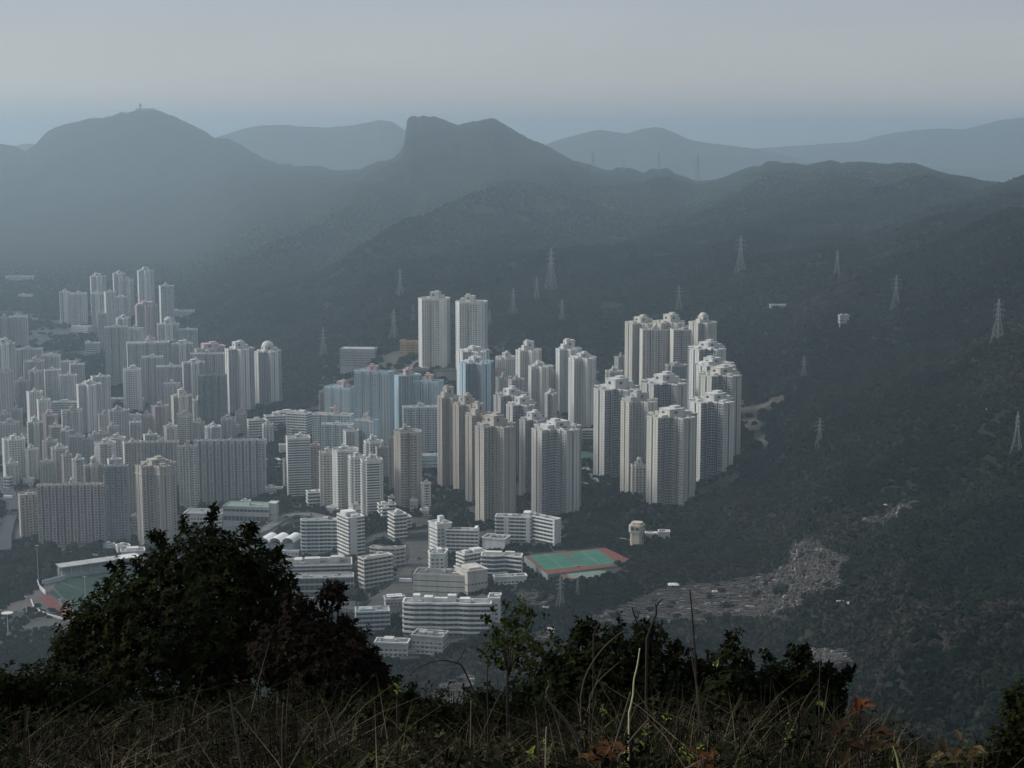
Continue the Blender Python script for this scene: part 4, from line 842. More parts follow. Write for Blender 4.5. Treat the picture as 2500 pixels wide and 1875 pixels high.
flatpoly('court_surface', [(1290,1357),(1372,1350),(1420,1382),(1334,1392)], zc + 0.05, court_green, kind='structure')
flatpoly('court_surface', [(1380,1349),(1460,1342),(1506,1375),(1424,1383)], zc + 0.05, court_green, kind='structure')
z2 = hit(1420, 1412).z + 1.5
thick('lower_court', [(1362,1394),(1480,1388),(1486,1396),(1478,1412),(1380,1414)], z2, court_red, 6, kind='structure')
flatpoly('court_surface', [(1382,1398),(1478,1393),(1478,1408),(1390,1411)], z2 + 0.05, mat('court_pale', (0.16, 0.22, 0.17), 0.9), kind='structure')
def lines(segs, z, w=0.35):
    for a, b in segs:
        A = plane_pt(*a, z + 0.06); B = plane_pt(*b, z + 0.06); mb = MB(); d = (B - A).normalized(); n = Vector((-d.y, d.x, 0)) * w
        mb.add([tuple(A - n), tuple(B - n), tuple(B + n), tuple(A + n)], [(0, 1, 2, 3)]); o = mb.obj('line_marking', white, kind='structure')
lines([((1331,1353),(1377,1387)), ((1295,1359),(1371,1352)), ((1420,1345),(1465,1379)), ((1338,1389),(1416,1380)), ((1384,1351),(1458,1344)), ((1428,1381),(1500,1373))], zc, 0.2)
# green playground glimpsed between the towers
zp = hit(1435, 1115).z + 1.0
thick('playground', [(1418,1082),(1456,1080),(1460,1112),(1418,1120)], zp, mat('court_dull', (0.035, 0.09, 0.065), 0.9), 4, kind='structure'); lines([((1420,1098),(1456,1095))], zp, 0.5)
# court fence
cf = mat('fence_mesh', (0.10, 0.15, 0.13), 0.8)
root = thing('court_fence', 'low green fence behind the two sports courts', 'fence', (0, 0, 0))
A, B = plane_pt(1278, 1356, zc), plane_pt(1478, 1336, zc)
for i in range(13):
    q = A.lerp(B, i / 12); mb = MB(); mb.box((q.x, q.y + 1, q.z + 1.8), (0.09, 0.09, 1.8)); mb.obj('post', cf, root)
for h_ in (0.5, 1.2, 1.9, 2.6, 3.5):
    mb = MB(); mb.bar(A + Vector((0, 1, h_)), B + Vector((0, 1, h_)), 0.06); mb.obj('rail', cf, root)
# stadium on the left
zs = max(hit(x, y).z for x, y in [(105, 1450), (150, 1400), (300, 1390), (180, 1500), (420, 1480)]) + 0.4
thick('stadium_ground', [(-60,1560),(-60,1480),(60,1452),(92,1425),(140,1406),(420,1372),(470,1500),(190,1520),(150,1512),(100,1500),(40,1490)], zs - 0.1, mat('paving', (0.10, 0.085, 0.08), 0.9, 0.2, 0.1), 6, kind='structure')
turf = mat('turf', (0.018, 0.042, 0.028), 0.95, 0.2, 0.05)
flatpoly('pitch', [(120,1447),(150,1408),(410,1382),(440,1480),(220,1508),(160,1478)], zs + 0.02, turf, kind='structure')
flatpoly('running_track', [(92,1458),(120,1450),(150,1474),(190,1500),(215,1515),(170,1513),(125,1488)], zs + 0.06, mat('track', (0.15, 0.052, 0.042), 0.9, 0.15, 0.2), kind='structure')
lines([((128,1434),(155,1462)), ((155,1462),(190,1475)), ((145,1420),(200,1440))], zs, 0.2)
def wall_line(name, pts, z, h, m, label, cat, th=0.4):
    root = thing(name, label, cat, (0, 0, 0)); P = [plane_pt(x, y, z) for x, y in pts]
    for a, b in zip(P, P[1:]):
        d = (b - a); mb = MB(); mb.box(((a.x + b.x) / 2, (a.y + b.y) / 2, z + h / 2 - 0.5), (d.length / 2, th, h / 2 + 0.5), math.atan2(d.y, d.x)); mb.obj('wall_panel', m, root)
wall_line('stadium_wall', [(92,1424),(95,1436),(108,1448),(112,1452)], zs, 3.5, wm('pale'), 'curved pale wall at the corner of the pitch', 'wall')
wall_line('stadium_screen', [(104,1428),(130,1422),(158,1416)], zs, 4.5, wm('aqua'), 'long pale screen behind the end of the pitch', 'wall')
wall_line('track_wall', [(76,1466),(82,1482),(98,1494),(120,1503),(150,1511),(180,1519)], zs, 1.6, wm('pale'), 'low curved wall around the bend of the running track', 'wall')
# stand with its roof
A, B = plane_pt(148, 1412, zs), plane_pt(345, 1384, zs); root = thing('grandstand', 'covered stand with a long pale flat roof along the pitch', 'grandstand', (0, 0, 0))
d = (B - A); dn = d.normalized(); nn = Vector((-dn.y, dn.x, 0)); ang = math.atan2(d.y, d.x); mid = A + d / 2 + nn * 9
hs_ = 10.5
for i, (k, m_) in enumerate([(0, wm('grey')), (1, wm('grey')), (2, wm('grey')), (3, wm('white'))]):
    q = A + d * (0.125 + 0.25 * k) + nn * 7; mb = MB(); mb.box((q.x, q.y, zs + hs_), (d.length / 8 - 0.1, 8, 0.35), ang); mb.obj('roof_panel', m_, root)
mb = MB(); mb.box((mid.x, mid.y, zs + hs_ / 2), (d.length / 2 - 1, 3, hs_ / 2 - 0.4), ang); mb.obj('back_wall', wm('dark'), root)
for i in range(5):
    q = mid - nn * (4 + 1.4 * i); mb = MB(); mb.box((q.x, q.y, zs + (5 - i) * 0.6), (d.length / 2 - 2, 0.7, (5 - i) * 0.6), ang); mb.obj('seating_step', wm('slate'), root)
for i in range(9):
    q = A + d * (0.02 + 0.96 * i / 8) + nn * 1.5; mb = MB(); mb.box((q.x, q.y, zs + hs_ / 2), (0.2, 0.2, hs_ / 2), ang); mb.obj('column', wm('pale'), root)
# light masts
def mast(px, y0, y1, label, rp=0.28, disc=0, group='light masts round the stadium', parent=None):
    b = hit(px, y1) if not parent else plane_pt(px, y1, zs); t = at(px, y0, b.y); root = thing('light_mast', label, 'light mast', b, 0, group); H = t.z - b.z
    mb = MB(); mb.tube([(0, 0, -1), (0, 0, H / 2), (0, 0, H)], rp, rp * 0.6, 6); mb.obj('pole', wm('pale'), root)
    if disc: mb = MB(); n = 14; mb.prism([(disc * math.cos(6.283 * i / n), disc * 0.8 * math.sin(6.283 * i / n)) for i in range(n)], H, H + 0.8, bottom=True); mb.obj('lamp_head', wm('white'), root)
    else:
        mb = MB(); mb.box((0, 0, H), (1.6, 0.25, 0.5)); mb.obj('lamp_head', wm('pale'), root)
mast(94, 1332, 1426, 'tall light mast behind the corner of the pitch')
mast(209, 1408, 1478, 'light mast standing on the near side of the pitch', parent=1)
mast(65, 1456, 1502, 'short thick mast beside the running track bend', 0.6)
mast(20, 1498, 1552, 'mast with a broad white disc on top at the picture edge', 0.5, 5.0)
mast(148, 1463, 1478, 'small white post at the edge of the pitch', 0.7, parent=1)
mast(500, 1250, 1268, 'thin mast above the white half-hidden building', 0.2)
# roads
asph = mat('asphalt', (0.065, 0.067, 0.07), 0.9, 0.15, 0.2); conc = mat('concrete_road', (0.145, 0.147, 0.145), 0.9, 0.15, 0.2); brownr = mat('worn_road', (0.085, 0.078, 0.07), 0.9, 0.2, 0.1)
def spline(pts, k=8):
    r = []
    n = len(pts)
    for i in range(n - 1):
        p0, p1, p2, p3 = pts[max(i - 1, 0)], pts[i], pts[i + 1], pts[min(i + 2, n - 1)]
        for j in range(k):
            t = j / k; r.append(tuple(0.5 * ((2 * p1[c]) + (-p0[c] + p2[c]) * t + (2 * p0[c] - 5 * p1[c] + 4 * p2[c] - p3[c]) * t * t + (-p0[c] + 3 * p1[c] - 3 * p2[c] + p3[c]) * t ** 3) for c in range(len(p1))))
    r.append(pts[-1]); return r
def road(pts, w, m, lift=0.3, name='road', deck=0.0, rail=True, k=8):
    P = [hit(x, y) for x, y in pts]; P = [Vector((p.x, p.y, p.z)) for p in P]
    P = [Vector(q) for q in spline([tuple(p) for p in P], k)]
    V = []; n = len(P)
    for i, p in enumerate(P):
        d = (P[min(i + 1, n - 1)] - P[max(i - 1, 0)]); d.z = 0; d.normalize(); s_ = Vector((-d.y, d.x, 0))
        for o, dz in ((-w / 2, -4), (-w / 2, 0.9), (-w / 2 + 0.4, 0.9), (-w / 2 + 0.45, 0), (w / 2 - 0.45, 0), (w / 2 - 0.4, 0.9), (w / 2, 0.9), (w / 2, -4)): V.append(tuple(p + s_ * o + Vector((0, 0, lift + deck + dz * (1 if rail else 0.1)))))
    for nm, a, b, mm in ((name, 3, 4, m), ('kerb', 0, 3, conc), ('kerb', 4, 7, conc)):
        mb = MB(); mb.add(V, [(i * 8 + j, (i + 1) * 8 + j, (i + 1) * 8 + j + 1, i * 8 + j + 1) for i in range(n - 1) for j in range(a, b)]); struct(mb.obj(nm, mm))
    for i in range(0, n, 2): FOOT.append((P[i].x, P[i].y, w * 0.75))
road([(600,1312),(636,1303),(662,1288),(685,1272),(715,1262),(760,1262),(800,1272),(850,1284)], 14, conc, 2.0)
road([(640,1315),(672,1296),(705,1278),(750,1276),(800,1286)], 8, asph, 1.0)
road([(925,1470),(970,1450),(1000,1420),(1022,1390),(1036,1360),(1032,1335),(1020,1322)], 26, brownr, 0.4, rail=False)
road([(860,1345),(905,1325),(935,1312),(985,1310),(1050,1302)], 12, asph, 3.0, 'flyover')
road([(-60,1150),(0,1180),(25,1215),(30,1250),(18,1290),(12,1320),(12,1350)], 13, asph, 3.0, 'highway')
road([(-80,1210),(0,1222),(40,1210),(62,1200)], 16, brownr, 0.8)
road([(40,1150),(20,1175),(5,1200)], 14, conc, 2.0, 'highway')
road([(300,1385),(250,1360),(180,1352),(140,1345)], 8, conc, 0.4, rail=False)
road([(700,1465),(780,1462),(840,1480),(900,1490),(930,1470)], 14, asph, 0.5, rail=False)
road([(1422,1150),(1432,1145),(1445,1166),(1462,1176),(1440,1186),(1425,1182)], 5, mat('pale_path', (0.42, 0.43, 0.42), 0.9), 0.8, 'path')
road([(1000,905),(1010,888),(1050,870),(1080,862)], 8, conc, 0.5, 'path')
road([(840,905),(880,900),(960,905),(1000,905),(1120,905)], 9, conc, 0.5)
road([(280,1010),(300,1040),(330,1060)], 8, conc, 0.5)
road([(800,1240),(850,1262),(880,1275)], 9, conc, 2.0)

# ------------------------------------------------------------------ graves on terraces
def graves():
    xs = rng.uniform(1040, 2260, 60000); ys = rng.uniform(1200, 1735, 60000); ys = np.round((ys + 0.13 * xs) / 5.2) * 5.2 - 0.13 * xs + rng.normal(size=60000) * 0.5; ok = anyp(xs, ys, CEM); xs, ys = xs[ok], ys[ok]
    n = 0; A = []; Cc = []
    a, b, c = ray(0, 0)
    pts = []
    for x, y in zip(xs, ys):
        pts.append(hit(float(x), float(y), 850, 1900)); 
        if len(pts) > 4200: break
    r = random.Random(3); out = {}
    for p in pts:
        # rows follow the contour
        zz = round(p.z / 1.6) * 1.6; ang = r.uniform(-0.3, 0.3); w = r.uniform(1.0, 2.6); h = r.uniform(0.6, 1.5); k = r.random()
        key = 'pale_stone' if k < 0.16 else ('brown_stone' if k < 0.6 else ('grey_stone' if k < 0.97 else 'white_stone'))
        out.setdefault(key, MB()).box((p.x, p.y, p.z + h / 2 - 0.2), (w, r.uniform(0.5, 1.2), h / 2 + 0.4), ang)
        if r.random() < 0.35: out[key].box((p.x, p.y - 1.6, p.z + 0.1), (w * 1.2, 1.2, 0.35), ang)
    cols = {'pale_stone': (0.13, 0.12, 0.108), 'brown_stone': (0.09, 0.072, 0.062), 'grey_stone': (0.062, 0.06, 0.058), 'white_stone': (0.28, 0.28, 0.265)}
    for k, mb in out.items():
        o = mb.obj('graves', mat(k, cols[k], 0.9, 0.25, 0.1), kind='stuff')
        o['label'] = {'pale_stone': 'crowded pale graves', 'brown_stone': 'crowded brown graves', 'grey_stone': 'crowded grey graves', 'white_stone': 'scattered white gravestones'}[k] + ' on the hillside terraces'
        o['category'] = 'graves'
graves()
# pavilion at the top left of the graveyard
p = hit(1644, 1438); root = thing('pavilion', 'small pavilion with a pale flared roof at the edge of the graveyard', 'pavilion', p)
mb = MB(); mb.box((0, 0, 3.6), (4.6, 3.4, 0.5), 0, 0.5); mb.obj('roof', wm('pale'), root)
for x in (-1, 1):
    for y in (-1, 1): mb = MB(); mb.box((x * 2.2, y * 1.6, 1.5), (0.2, 0.2, 1.8)); mb.obj('column', wm('pale'), root)

# ------------------------------------------------------------------ pylons
steel = mat('galvanised_steel', (0.24, 0.26, 0.26), 0.6, 0.1, 1.0)
def pylon_proto():
    root = thing('pylon', '', 'pylon', (0, 0, 0), 0, 'power line pylons on the slopes'); H = 50.0
    wd = lambda z: 6.0 - (6.0 - 1.5) * min(1, z / 30) ** 0.8 if z < 30 else 1.5 - (z - 30) / 20 * 1.0
    zs_ = [0, 6, 12, 18, 24, 30, 34, 38, 42, 46, 50]
    for sx in (-1, 1):
        for sy in (-1, 1):
            mb = MB()
            for a, b in zip(zs_, zs_[1:]): mb.bar((sx * wd(a), sy * wd(a), a - (2 if a == 0 else 0)), (sx * wd(b), sy * wd(b), b), 0.30, 0.26)
            mb.obj('leg', steel, root)
    mb = MB()
    for a, b in zip(zs_, zs_[1:]):
        for s1 in (-1, 1):
            mb.bar((-wd(a), s1 * wd(a), a), (wd(b), s1 * wd(b), b), 0.1); mb.bar((wd(a), s1 * wd(a), a), (-wd(b), s1 * wd(b), b), 0.1)
            mb.bar((s1 * wd(a), -wd(a), a), (s1 * wd(b), wd(b), b), 0.1); mb.bar((s1 * wd(a), wd(a), a), (s1 * wd(b), -wd(b), b), 0.1)
        if a: mb.bar((-wd(a), -wd(a), a), (wd(a), -wd(a), a), 0.1); mb.bar((-wd(a), wd(a), a), (wd(a), wd(a), a), 0.1)
    mb.obj('bracing', steel, root, kind='stuff')
    for z, L in ((31, 7.5), (37, 8.5), (43, 7.0)):
        mb = MB()
        for sx in (-1, 1):
            for sy in (-1, 1): mb.bar((0, sy * 1.0, z), (sx * L, 0, z + 0.8), 0.26, 0.15); mb.bar((0, sy * 1.0, z + 2.4), (sx * L, 0, z + 0.8), 0.2, 0.15)
            mb.bar((sx * L, 0, z + 0.8), (sx * L, 0, z - 1.8), 0.2)
        mb.obj('crossarm', steel, root)
    return root
PY = [(2000,1020,1100,'pylon below the bare earth patch, standing free on the wooded slope'),(1962,868,926,'small pylon above the bare earth track'),(2043,610,681,'wispy tall pylon above the long pale roof line'),(2186,672,757,'sturdy pylon high on the slope above the small grey house'),
      (2435,730,838,'big pylon high at the far end of the slope'),(2481,1005,1108,'pylon cut close by the picture edge, beside a tiny white hut'),(1807,575,669,'faint pylon highest above the dark-glazed towers'),(977,655,727,'faint pylon above the lone twin towers'),
      (962,754,832,'pylon beside the orange-brown house'),(1009,742,792,'small pylon touching the left twin tower'),(790,798,872,'faint broad pylon above the low grey office block'),(1345,605,712,'tall faint pylon above the wide gap of the twin towers'),
      (1310,676,737,'pylon directly below the tall faint one'),(1253,703,770,'pylon just right of the second twin tower'),(1196,755,800,'thin pylon grazing the second twin tower'),(1448,360,412,'leftmost pylon standing on the saddle skyline'),
      (1523,383,410,'smallest pylon on the saddle skyline'),(1608,365,414,'pylon on the flat knoll of the saddle skyline'),(1703,372,440,'biggest pylon on the skyline at the lowest dip'),(1368,1405,1490,'nearest pylon, in front of the sports courts'),(1410,1412,1458,'small pylon behind the nearest one'),(1657,695,765,'barely visible pylon above the cream towers'),(1372,730,790,'faint low pylon right of the pylon pair')]
proto = pylon_proto(); first = True; PYL = []
for i, (x, y0, y1, lab) in enumerate(PY):
    b = hit(x, y1 + (9 if y1 < 450 else 0), 700, 11000); b.z = float(height(b.x, b.y)); t = at(x, y0, b.y); s = (t.z - b.z) / 50.0
    if y1 < 450: s = (y1 - y0) / F * b.y / 50
    az = R([20, 35, 60, 10, 30, 55][i % 6]); PYL.append((b, s))
    if i == 0: proto.location = b; proto.scale = (s,) * 3; proto.rotation_euler = (0, 0, az); proto['label'] = lab
    else: dup(proto, b, lab, az, s)
# radar station on the rounded mountain and its ridge huts
p = at(345, 270, 9320); p.z = float(height(p.x, p.y)) - 1; root = thing('radar_station', 'little radar station with a round dome on top of the left mountain', 'radar station', p); root.scale = (1.2, 1.2, 1.4); m_ = wm('grey')
mb = MB(); mb.box((20, 0, 3), (45, 8, 5)); mb.obj('hut', m_, root); mb = MB(); mb.box((-4, 0, 12), (4, 4, 12)); mb.obj('shaft', m_, root)
mb = MB(); mb.box((-4, 0, 20), (9, 6, 1.0)); mb.obj('platform', m_, root); mb = MB(); mb.box((-4, 0, 24), (5, 5, 3.5), 0.3, 0.6); mb.obj('dome', m_, root)
for x, wd, l in [(235, 22, 'low hut on the left shoulder of the rounded mountain'), (264, 10, 'small hut between the shoulder and the radar station'), (300, 18, 'flat hut just left of the radar station')]:
    p = at(x, 300, 9320); p.z = float(height(p.x, p.y)); root = thing('ridge_hut', l, 'hut', p); mb = MB(); mb.box((0, 0, 3), (wd, 6, 4)); mb.obj('wall', m_, root); mb = MB(); mb.box((0, 0, 7.3), (wd + 1, 7, 0.3)); mb.obj('roof', m_, root)
# ------------------------------------------------------------------ a few vehicles on the roads
def car(x, y, col, label, big=False, dz=2.2):
    b = hit(x, y); root = thing('parked_car' if not big else 'bus', label, 'bus' if big else 'car', (b.x, b.y, b.z + dz), R((x * 13) % 50 - 25), 'vehicles on the valley roads')
    L, W_, H_ = (5.5, 1.25, 1.5) if big else (2.2, 0.9, 0.45)
    m_ = mat('car_' + col, {'white': (0.7, 0.7, 0.7), 'red': (0.35, 0.04, 0.03), 'dark': (0.04, 0.04, 0.05), 'yellow': (0.6, 0.4, 0.08), 'silver': (0.4, 0.42, 0.44)}[col], 0.4)
    mb = MB(); mb.box((0, 0, H_ + 0.35), (L, W_, H_)); mb.obj('body', m_, root)
    mb = MB(); mb.box((-0.2, 0, 2 * H_ + 0.35 + (0.05 if big else 0.3)), (L * (0.96 if big else 0.5), W_ * 0.9, 0.08 if big else 0.32), 0, 0.85); mb.obj('cabin', m_ if big else GLASS, root)
    for sx in (-0.6, 0.6):
        for sy in (-1, 1): mb = MB(); mb.box((sx * L, sy * W_, 0.35), (0.35, 0.12, 0.35)); mb.obj('wheel', mat('rubber', (0.02, 0.02, 0.02)), root)
for q in [(662,1290,'white','white car on the near bend of the curved road'),(700,1268,'dark','dark car on the top of the curved road'),(760,1264,'silver','silver car on the far straight of the curved road'),(990,1425,'white','white van on the wide worn road beside the cream hall',True,0.8),(1010,1400,'red','red car on the wide worn road',False,0.8),(1024,1368,'dark','dark car at the top of the wide worn road',False,0.8),
          (960,1312,'white','white bus on the flyover',True,3.4),(920,1320,'silver','silver car at the dark end of the flyover',False,3.4),(20,1225,'white','white bus on the highway at the picture edge',True,3.4),(28,1262,'red','red car on the highway bend at the picture edge',False,3.4),(720,1464,'yellow','yellow bus parked below the open column hall',True,0.8),(742,1464,'yellow','yellow car parked beside the yellow bus',False,0.8),
          (762,1465,'white','white car parked last in the row by the column hall',False,0.8),(815,1474,'dark','dark car on the road under the slanting banded block',False,0.8),(1195,1052,'white','tiny white car by the playground buildings',False,0.8)]: car(*q)
# ------------------------------------------------------------------ woods
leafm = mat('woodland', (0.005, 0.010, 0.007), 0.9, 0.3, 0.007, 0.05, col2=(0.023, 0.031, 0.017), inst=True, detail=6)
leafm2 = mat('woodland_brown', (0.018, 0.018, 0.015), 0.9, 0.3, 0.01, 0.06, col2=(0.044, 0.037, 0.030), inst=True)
def crown_quads(n, r, seed, flat=0.75, size=0.34):
    g = np.random.default_rng(seed); lob = g.normal(size=(6, 3)); lob /= np.linalg.norm(lob, axis=1)[:, None]; lob[:, 2] = np.abs(lob[:, 2]) * 0.8; lob *= r * 0.45
    L = g.integers(0, 6, n); d = g.normal(size=(n, 3)); d /= np.linalg.norm(d, axis=1)[:, None]; rad = r * 0.58 * g.uniform(0.6, 1.0, n)[:, None]
    c = lob[L] + d * rad; c[:, 2] = c[:, 2] * flat + r * 0.55
    u = g.normal(size=(n, 3)); u -= (u * d).sum(1)[:, None] * d * 0.7; u /= np.linalg.norm(u, axis=1)[:, None]; v = np.cross(d + g.normal(size=(n, 3)) * 0.35, u); v /= np.linalg.norm(v, axis=1)[:, None]
    s = r * size * g.uniform(0.6, 1.2, n)[:, None]
    return np.stack([c - u * s - v * s * 0.2, c + v * s, c + u * s - v * s * 0.1, c - v * s], 1)
wc = bpy.data.collections.new('crowns')
for k in range(6):
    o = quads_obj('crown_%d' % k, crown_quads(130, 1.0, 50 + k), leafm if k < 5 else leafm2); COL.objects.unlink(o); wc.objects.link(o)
def scatter():
    P = []; S_ = []
    bands = [(500, 1500, 5.2, 3.2), (1500, 2300, 7.5, 4.6), (2300, 3300, 10.0, 6.0), (3300, 3900, 13.0, 6.0), (3900, 5600, 14.0, 6.0)]
    for y0, y1, sp, r in bands:
        ny = int((y1 - y0) / sp)
        for j in range(ny):
            Y = y0 + j * sp; X = np.arange(-0.40 * Y, 0.40 * Y, sp)
            X = X + rng.uniform(-0.5, 0.5, len(X)) * sp; Yj = Y + rng.uniform(-0.5, 0.5, len(X)) * sp
            P.append(np.stack([X, Yj], 1)); S_.append(r * rng.uniform(0.6, 1.35, len(X)))
    P = np.concatenate(P); S_ = np.concatenate(S_); Z = height(P[:, 0], P[:, 1]); px, py = project(P[:, 0], P[:, 1], Z)
    ok = (py < 1900) & (px > -260) & (px < 2760)
    city = anyp(px, py, CITY) & (Z < 135); park = anyp(px, py, PARK); dens = fbm(P[:, 0] / 45, P[:, 1] / 45, 3, 21)
    ok &= ~(city & ~park & (dens < 0.44))
    ok &= ~(anyp(px, py, CEM) & (rng.uniform(0, 1, len(px)) > 0.07)); ok &= ~(anyp(px, py, SOIL) & (rng.uniform(0, 1, len(px)) > 0.10)) & ~anyp(px, py, COURTS) & ~anyp(px, py, STADIUM)
    S_ *= np.clip((5600 - P[:, 1]) / 1700, 0.12, 1)
    gap = fbm(P[:, 0] / 90 + 5, P[:, 1] / 90, 4, 31); ok &= ~((gap > np.where(P[:, 1] > 2400, 0.71, 0.80)) & (Z > 110))
    # only what faces the camera: skip the far side of the crests
    Zb = height(P[:, 0] * (1 - 12 / P[:, 1]), P[:, 1] - 12); ok &= (Z - Zb) > -8
    F3 = np.array(FOOT); cell = {}
    for i, (x, y, r) in enumerate(F3):
        for a in range(int((x - r) // 40), int((x + r) // 40) + 1):
            for b in range(int((y - r) // 40), int((y + r) // 40) + 1): cell.setdefault((a, b), []).append(i)
    ca = np.floor(P[:, 0] / 40).astype(int); cb = np.floor(P[:, 1] / 40).astype(int)
    for i in np.nonzero(ok)[0]:
        for f in cell.get((ca[i], cb[i]), ()):
            if (P[i, 0] - F3[f, 0]) ** 2 + (P[i, 1] - F3[f, 1]) ** 2 < F3[f, 2] ** 2: ok[i] = False; break
    S_ *= np.where(city, 0.8, 1.0); S_ *= 0.75 + 0.6 * fbm(P[:, 0] / 70, P[:, 1] / 70, 3, 77)
    P = P[ok]; Z = Z[ok]; S_ = S_[ok]
    return np.column_stack([P, Z - S_ * 0.25]), S_
def instances(name, P, S_, coll, label):
    n = len(P); me = bpy.data.meshes.new(name); me.vertices.add(n); me.vertices.foreach_set('co', P.astype(np.float32).reshape(-1))
    a = me.attributes.new('size', 'FLOAT', 'POINT'); a.data.foreach_set('value', S_.astype(np.float32))
    a = me.attributes.new('spin', 'FLOAT', 'POINT'); a.data.foreach_set('value', rng.uniform(0, 6.28, n).astype(np.float32))
    a = me.attributes.new('pick', 'INT', 'POINT'); pk = rng.integers(0, 5, n); pk[(fbm(P[:, 0] / 110 + 2, P[:, 1] / 110, 3, 91) > 0.60) & (rng.uniform(0, 1, n) < 0.7)] = 5; a.data.foreach_set('value', pk.astype(np.int32))
    o = bpy.data.objects.new(name, me); COL.objects.link(o); o['kind'] = 'stuff'; o['label'] = label
    g = bpy.data.node_groups.new(name, 'GeometryNodeTree'); g.interface.new_socket('Geometry', in_out='INPUT', socket_type='NodeSocketGeometry'); g.interface.new_socket('Geometry', in_out='OUTPUT', socket_type='NodeSocketGeometry')
    N = g.nodes.new; gi, go = N('NodeGroupInput'), N('NodeGroupOutput'); ip = N('GeometryNodeInstanceOnPoints'); ci = N('GeometryNodeCollectionInfo')
    ci.inputs['Collection'].default_value = coll; ci.inputs['Separate Children'].default_value = True; ci.inputs['Reset Children'].default_value = True
    def attr(nm, t): x = N('GeometryNodeInputNamedAttribute'); x.data_type = t; x.inputs[0].default_value = nm; return x.outputs[0]
    L = g.links.new; L(gi.outputs[0], ip.inputs['Points']); L(ci.outputs[0], ip.inputs['Instance']); ip.inputs['Pick Instance'].default_value = True
    L(attr('pick', 'INT'), ip.inputs['Instance Index']); cb = N('ShaderNodeCombineXYZ'); L(attr('spin', 'FLOAT'), cb.inputs[2]); e2 = N('FunctionNodeEulerToRotation'); L(cb.outputs[0], e2.inputs[0]); L(e2.outputs[0], ip.inputs['Rotation'])
    L(attr('size', 'FLOAT'), ip.inputs['Scale']); L(ip.outputs[0], go.inputs[0])
    md = o.modifiers.new('scatter', 'NODES'); md.node_group = g; return o
PP, SS = scatter(); print('forest trees', len(PP))
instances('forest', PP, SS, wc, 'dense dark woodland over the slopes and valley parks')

# ------------------------------------------------------------------ trees one can tell apart
bark = mat('bark', (0.06, 0.05, 0.04), 0.95)
tm = mat('tree_leaves', (0.012, 0.018, 0.011), 0.9, 0.3, 0.3, 0.1, col2=(0.032, 0.040, 0.022))
def tree_proto(seed, r=5.0):
    root = thing('broadleaf_tree', '', 'tree', (0, 0, 0)); root['kind'] = 'thing'
    V = crown_quads(420, r, seed, 0.85, 0.20); V[:, :, 2] += r * 0.35; quads_obj('crown', V, tm, root)
    mb = MB(); mb.tube([(0, 0, -2), (0.1, 0, r * 0.4), (0.2, 0.1, r * 1.0)], r * 0.07, r * 0.03, 6); mb.obj('trunk', bark, root)
    mb = MB(); [mb.bar((0, 0, r * 0.5), (r * 0.4 * math.cos(t), r * 0.4 * math.sin(t), r * 1.0), r * 0.03, r * 0.01) for t in (0.5, 2.4, 4.4)]; mb.obj('limb', bark, root)
    return root
protos = [tree_proto(301), tree_proto(302), tree_proto(303)]; used = [False] * 3
TR = [(1908,1462,52,'big round dark tree in the middle of the lower graveyard'),(1865,1405,26,'small round tree high in the graveyard'),(1730,1468,24,'small round bush-like tree on the dark line through the graveyard'),(1975,1356,16,'tiny round tree near the top of the graveyard'),(1998,1360,14,'second tiny tree near the top of the graveyard, right of the first'),
      (2016,1368,14,'lowest of the three tiny trees near the top of the graveyard'),(1728,1520,30,'round tree at the lower rim of the graveyard, left of its twin'),(1775,1520,28,'round tree at the lower rim of the graveyard, right of its twin'),(1480,1538,30,'round tree in the bare patch left of the graveyard'),(1330,1470,40,'dark tree in front of the nearest pylon'),
      (1445,1445,30,'dark tree clump under the lower court'),(1420,1425,24,'slender tree at the lip of the lower court'),(1250,1412,26,'tall dark tree between blue school and courts'),(1262,1380,24,'tree at the corner of the courts nearest the school'),(1118,1290,60,'large dark tree under the tan row'),(1075,1270,60,'large dark tree left of the tan row foot'),
      (870,1480,56,'big dark tree below the slanting banded block'),(1150,1600,60,'big dark tree in front of the foremost school'),(1050,1560,40,'dark tree at the near corner of the foremost school'),(1215,1570,60,'big dark tree at the blank end tower'),(700,1240,40,'bushy tree beside the curved road'),(790,1300,40,'tree inside the bend of the curved road'),
      (300,1345,36,'tree behind the covered stand'),(240,1350,40,'pale-edged tree behind the covered stand'),(180,1355,40,'dark tree at the foot of the big tan slab'),(120,1360,50,'broad tree behind the tall light mast'),(50,1390,60,'broad dark tree left of the tall light mast'),(150,1085,44,'dark tree among the old blocks'),(290,1010,40,'dark tree beside the low grey school'),
      (690,1060,34,'round tree between white low blocks'),(730,1065,34,'round tree by the balconied blue blocks'),(665,1150,40,'dark tree right of the long dark slab'),(1480,1270,70,'great dark tree under the cream-shafted towers'),(1550,1290,60,'great dark tree behind the beige tower'),(1440,1290,50,'dark tree left of the great ones'),(1620,1290,50,'dark tree behind the last white house'),
      (2130,1500,44,'round dark tree on the near slope beside tiny huts'),(2050,1520,40,'dark tree below the tiny olive-roofed hut'),(1700,1590,60,'broad dark tree below the graveyard'),(1600,1580,50,'dark tree just above the foreground shrub')]
for i, (x, y, wpx, lab) in enumerate(TR):
    b = hit(x, y, 800, 3500); s = wpx / F * b.y / 10.6; k = i % 3; b.z = float(height(b.x, b.y))
    if not used[k]: used[k] = True; o = protos[k]; o.location = b; o.scale = (s,) * 3; o.rotation_euler = (0, 0, i * 1.3); o['label'] = lab; o['group'] = 'trees one can tell apart in the valley'
    else: dup(protos[k], b, lab, i * 1.3, s, 'trees one can tell apart in the valley')
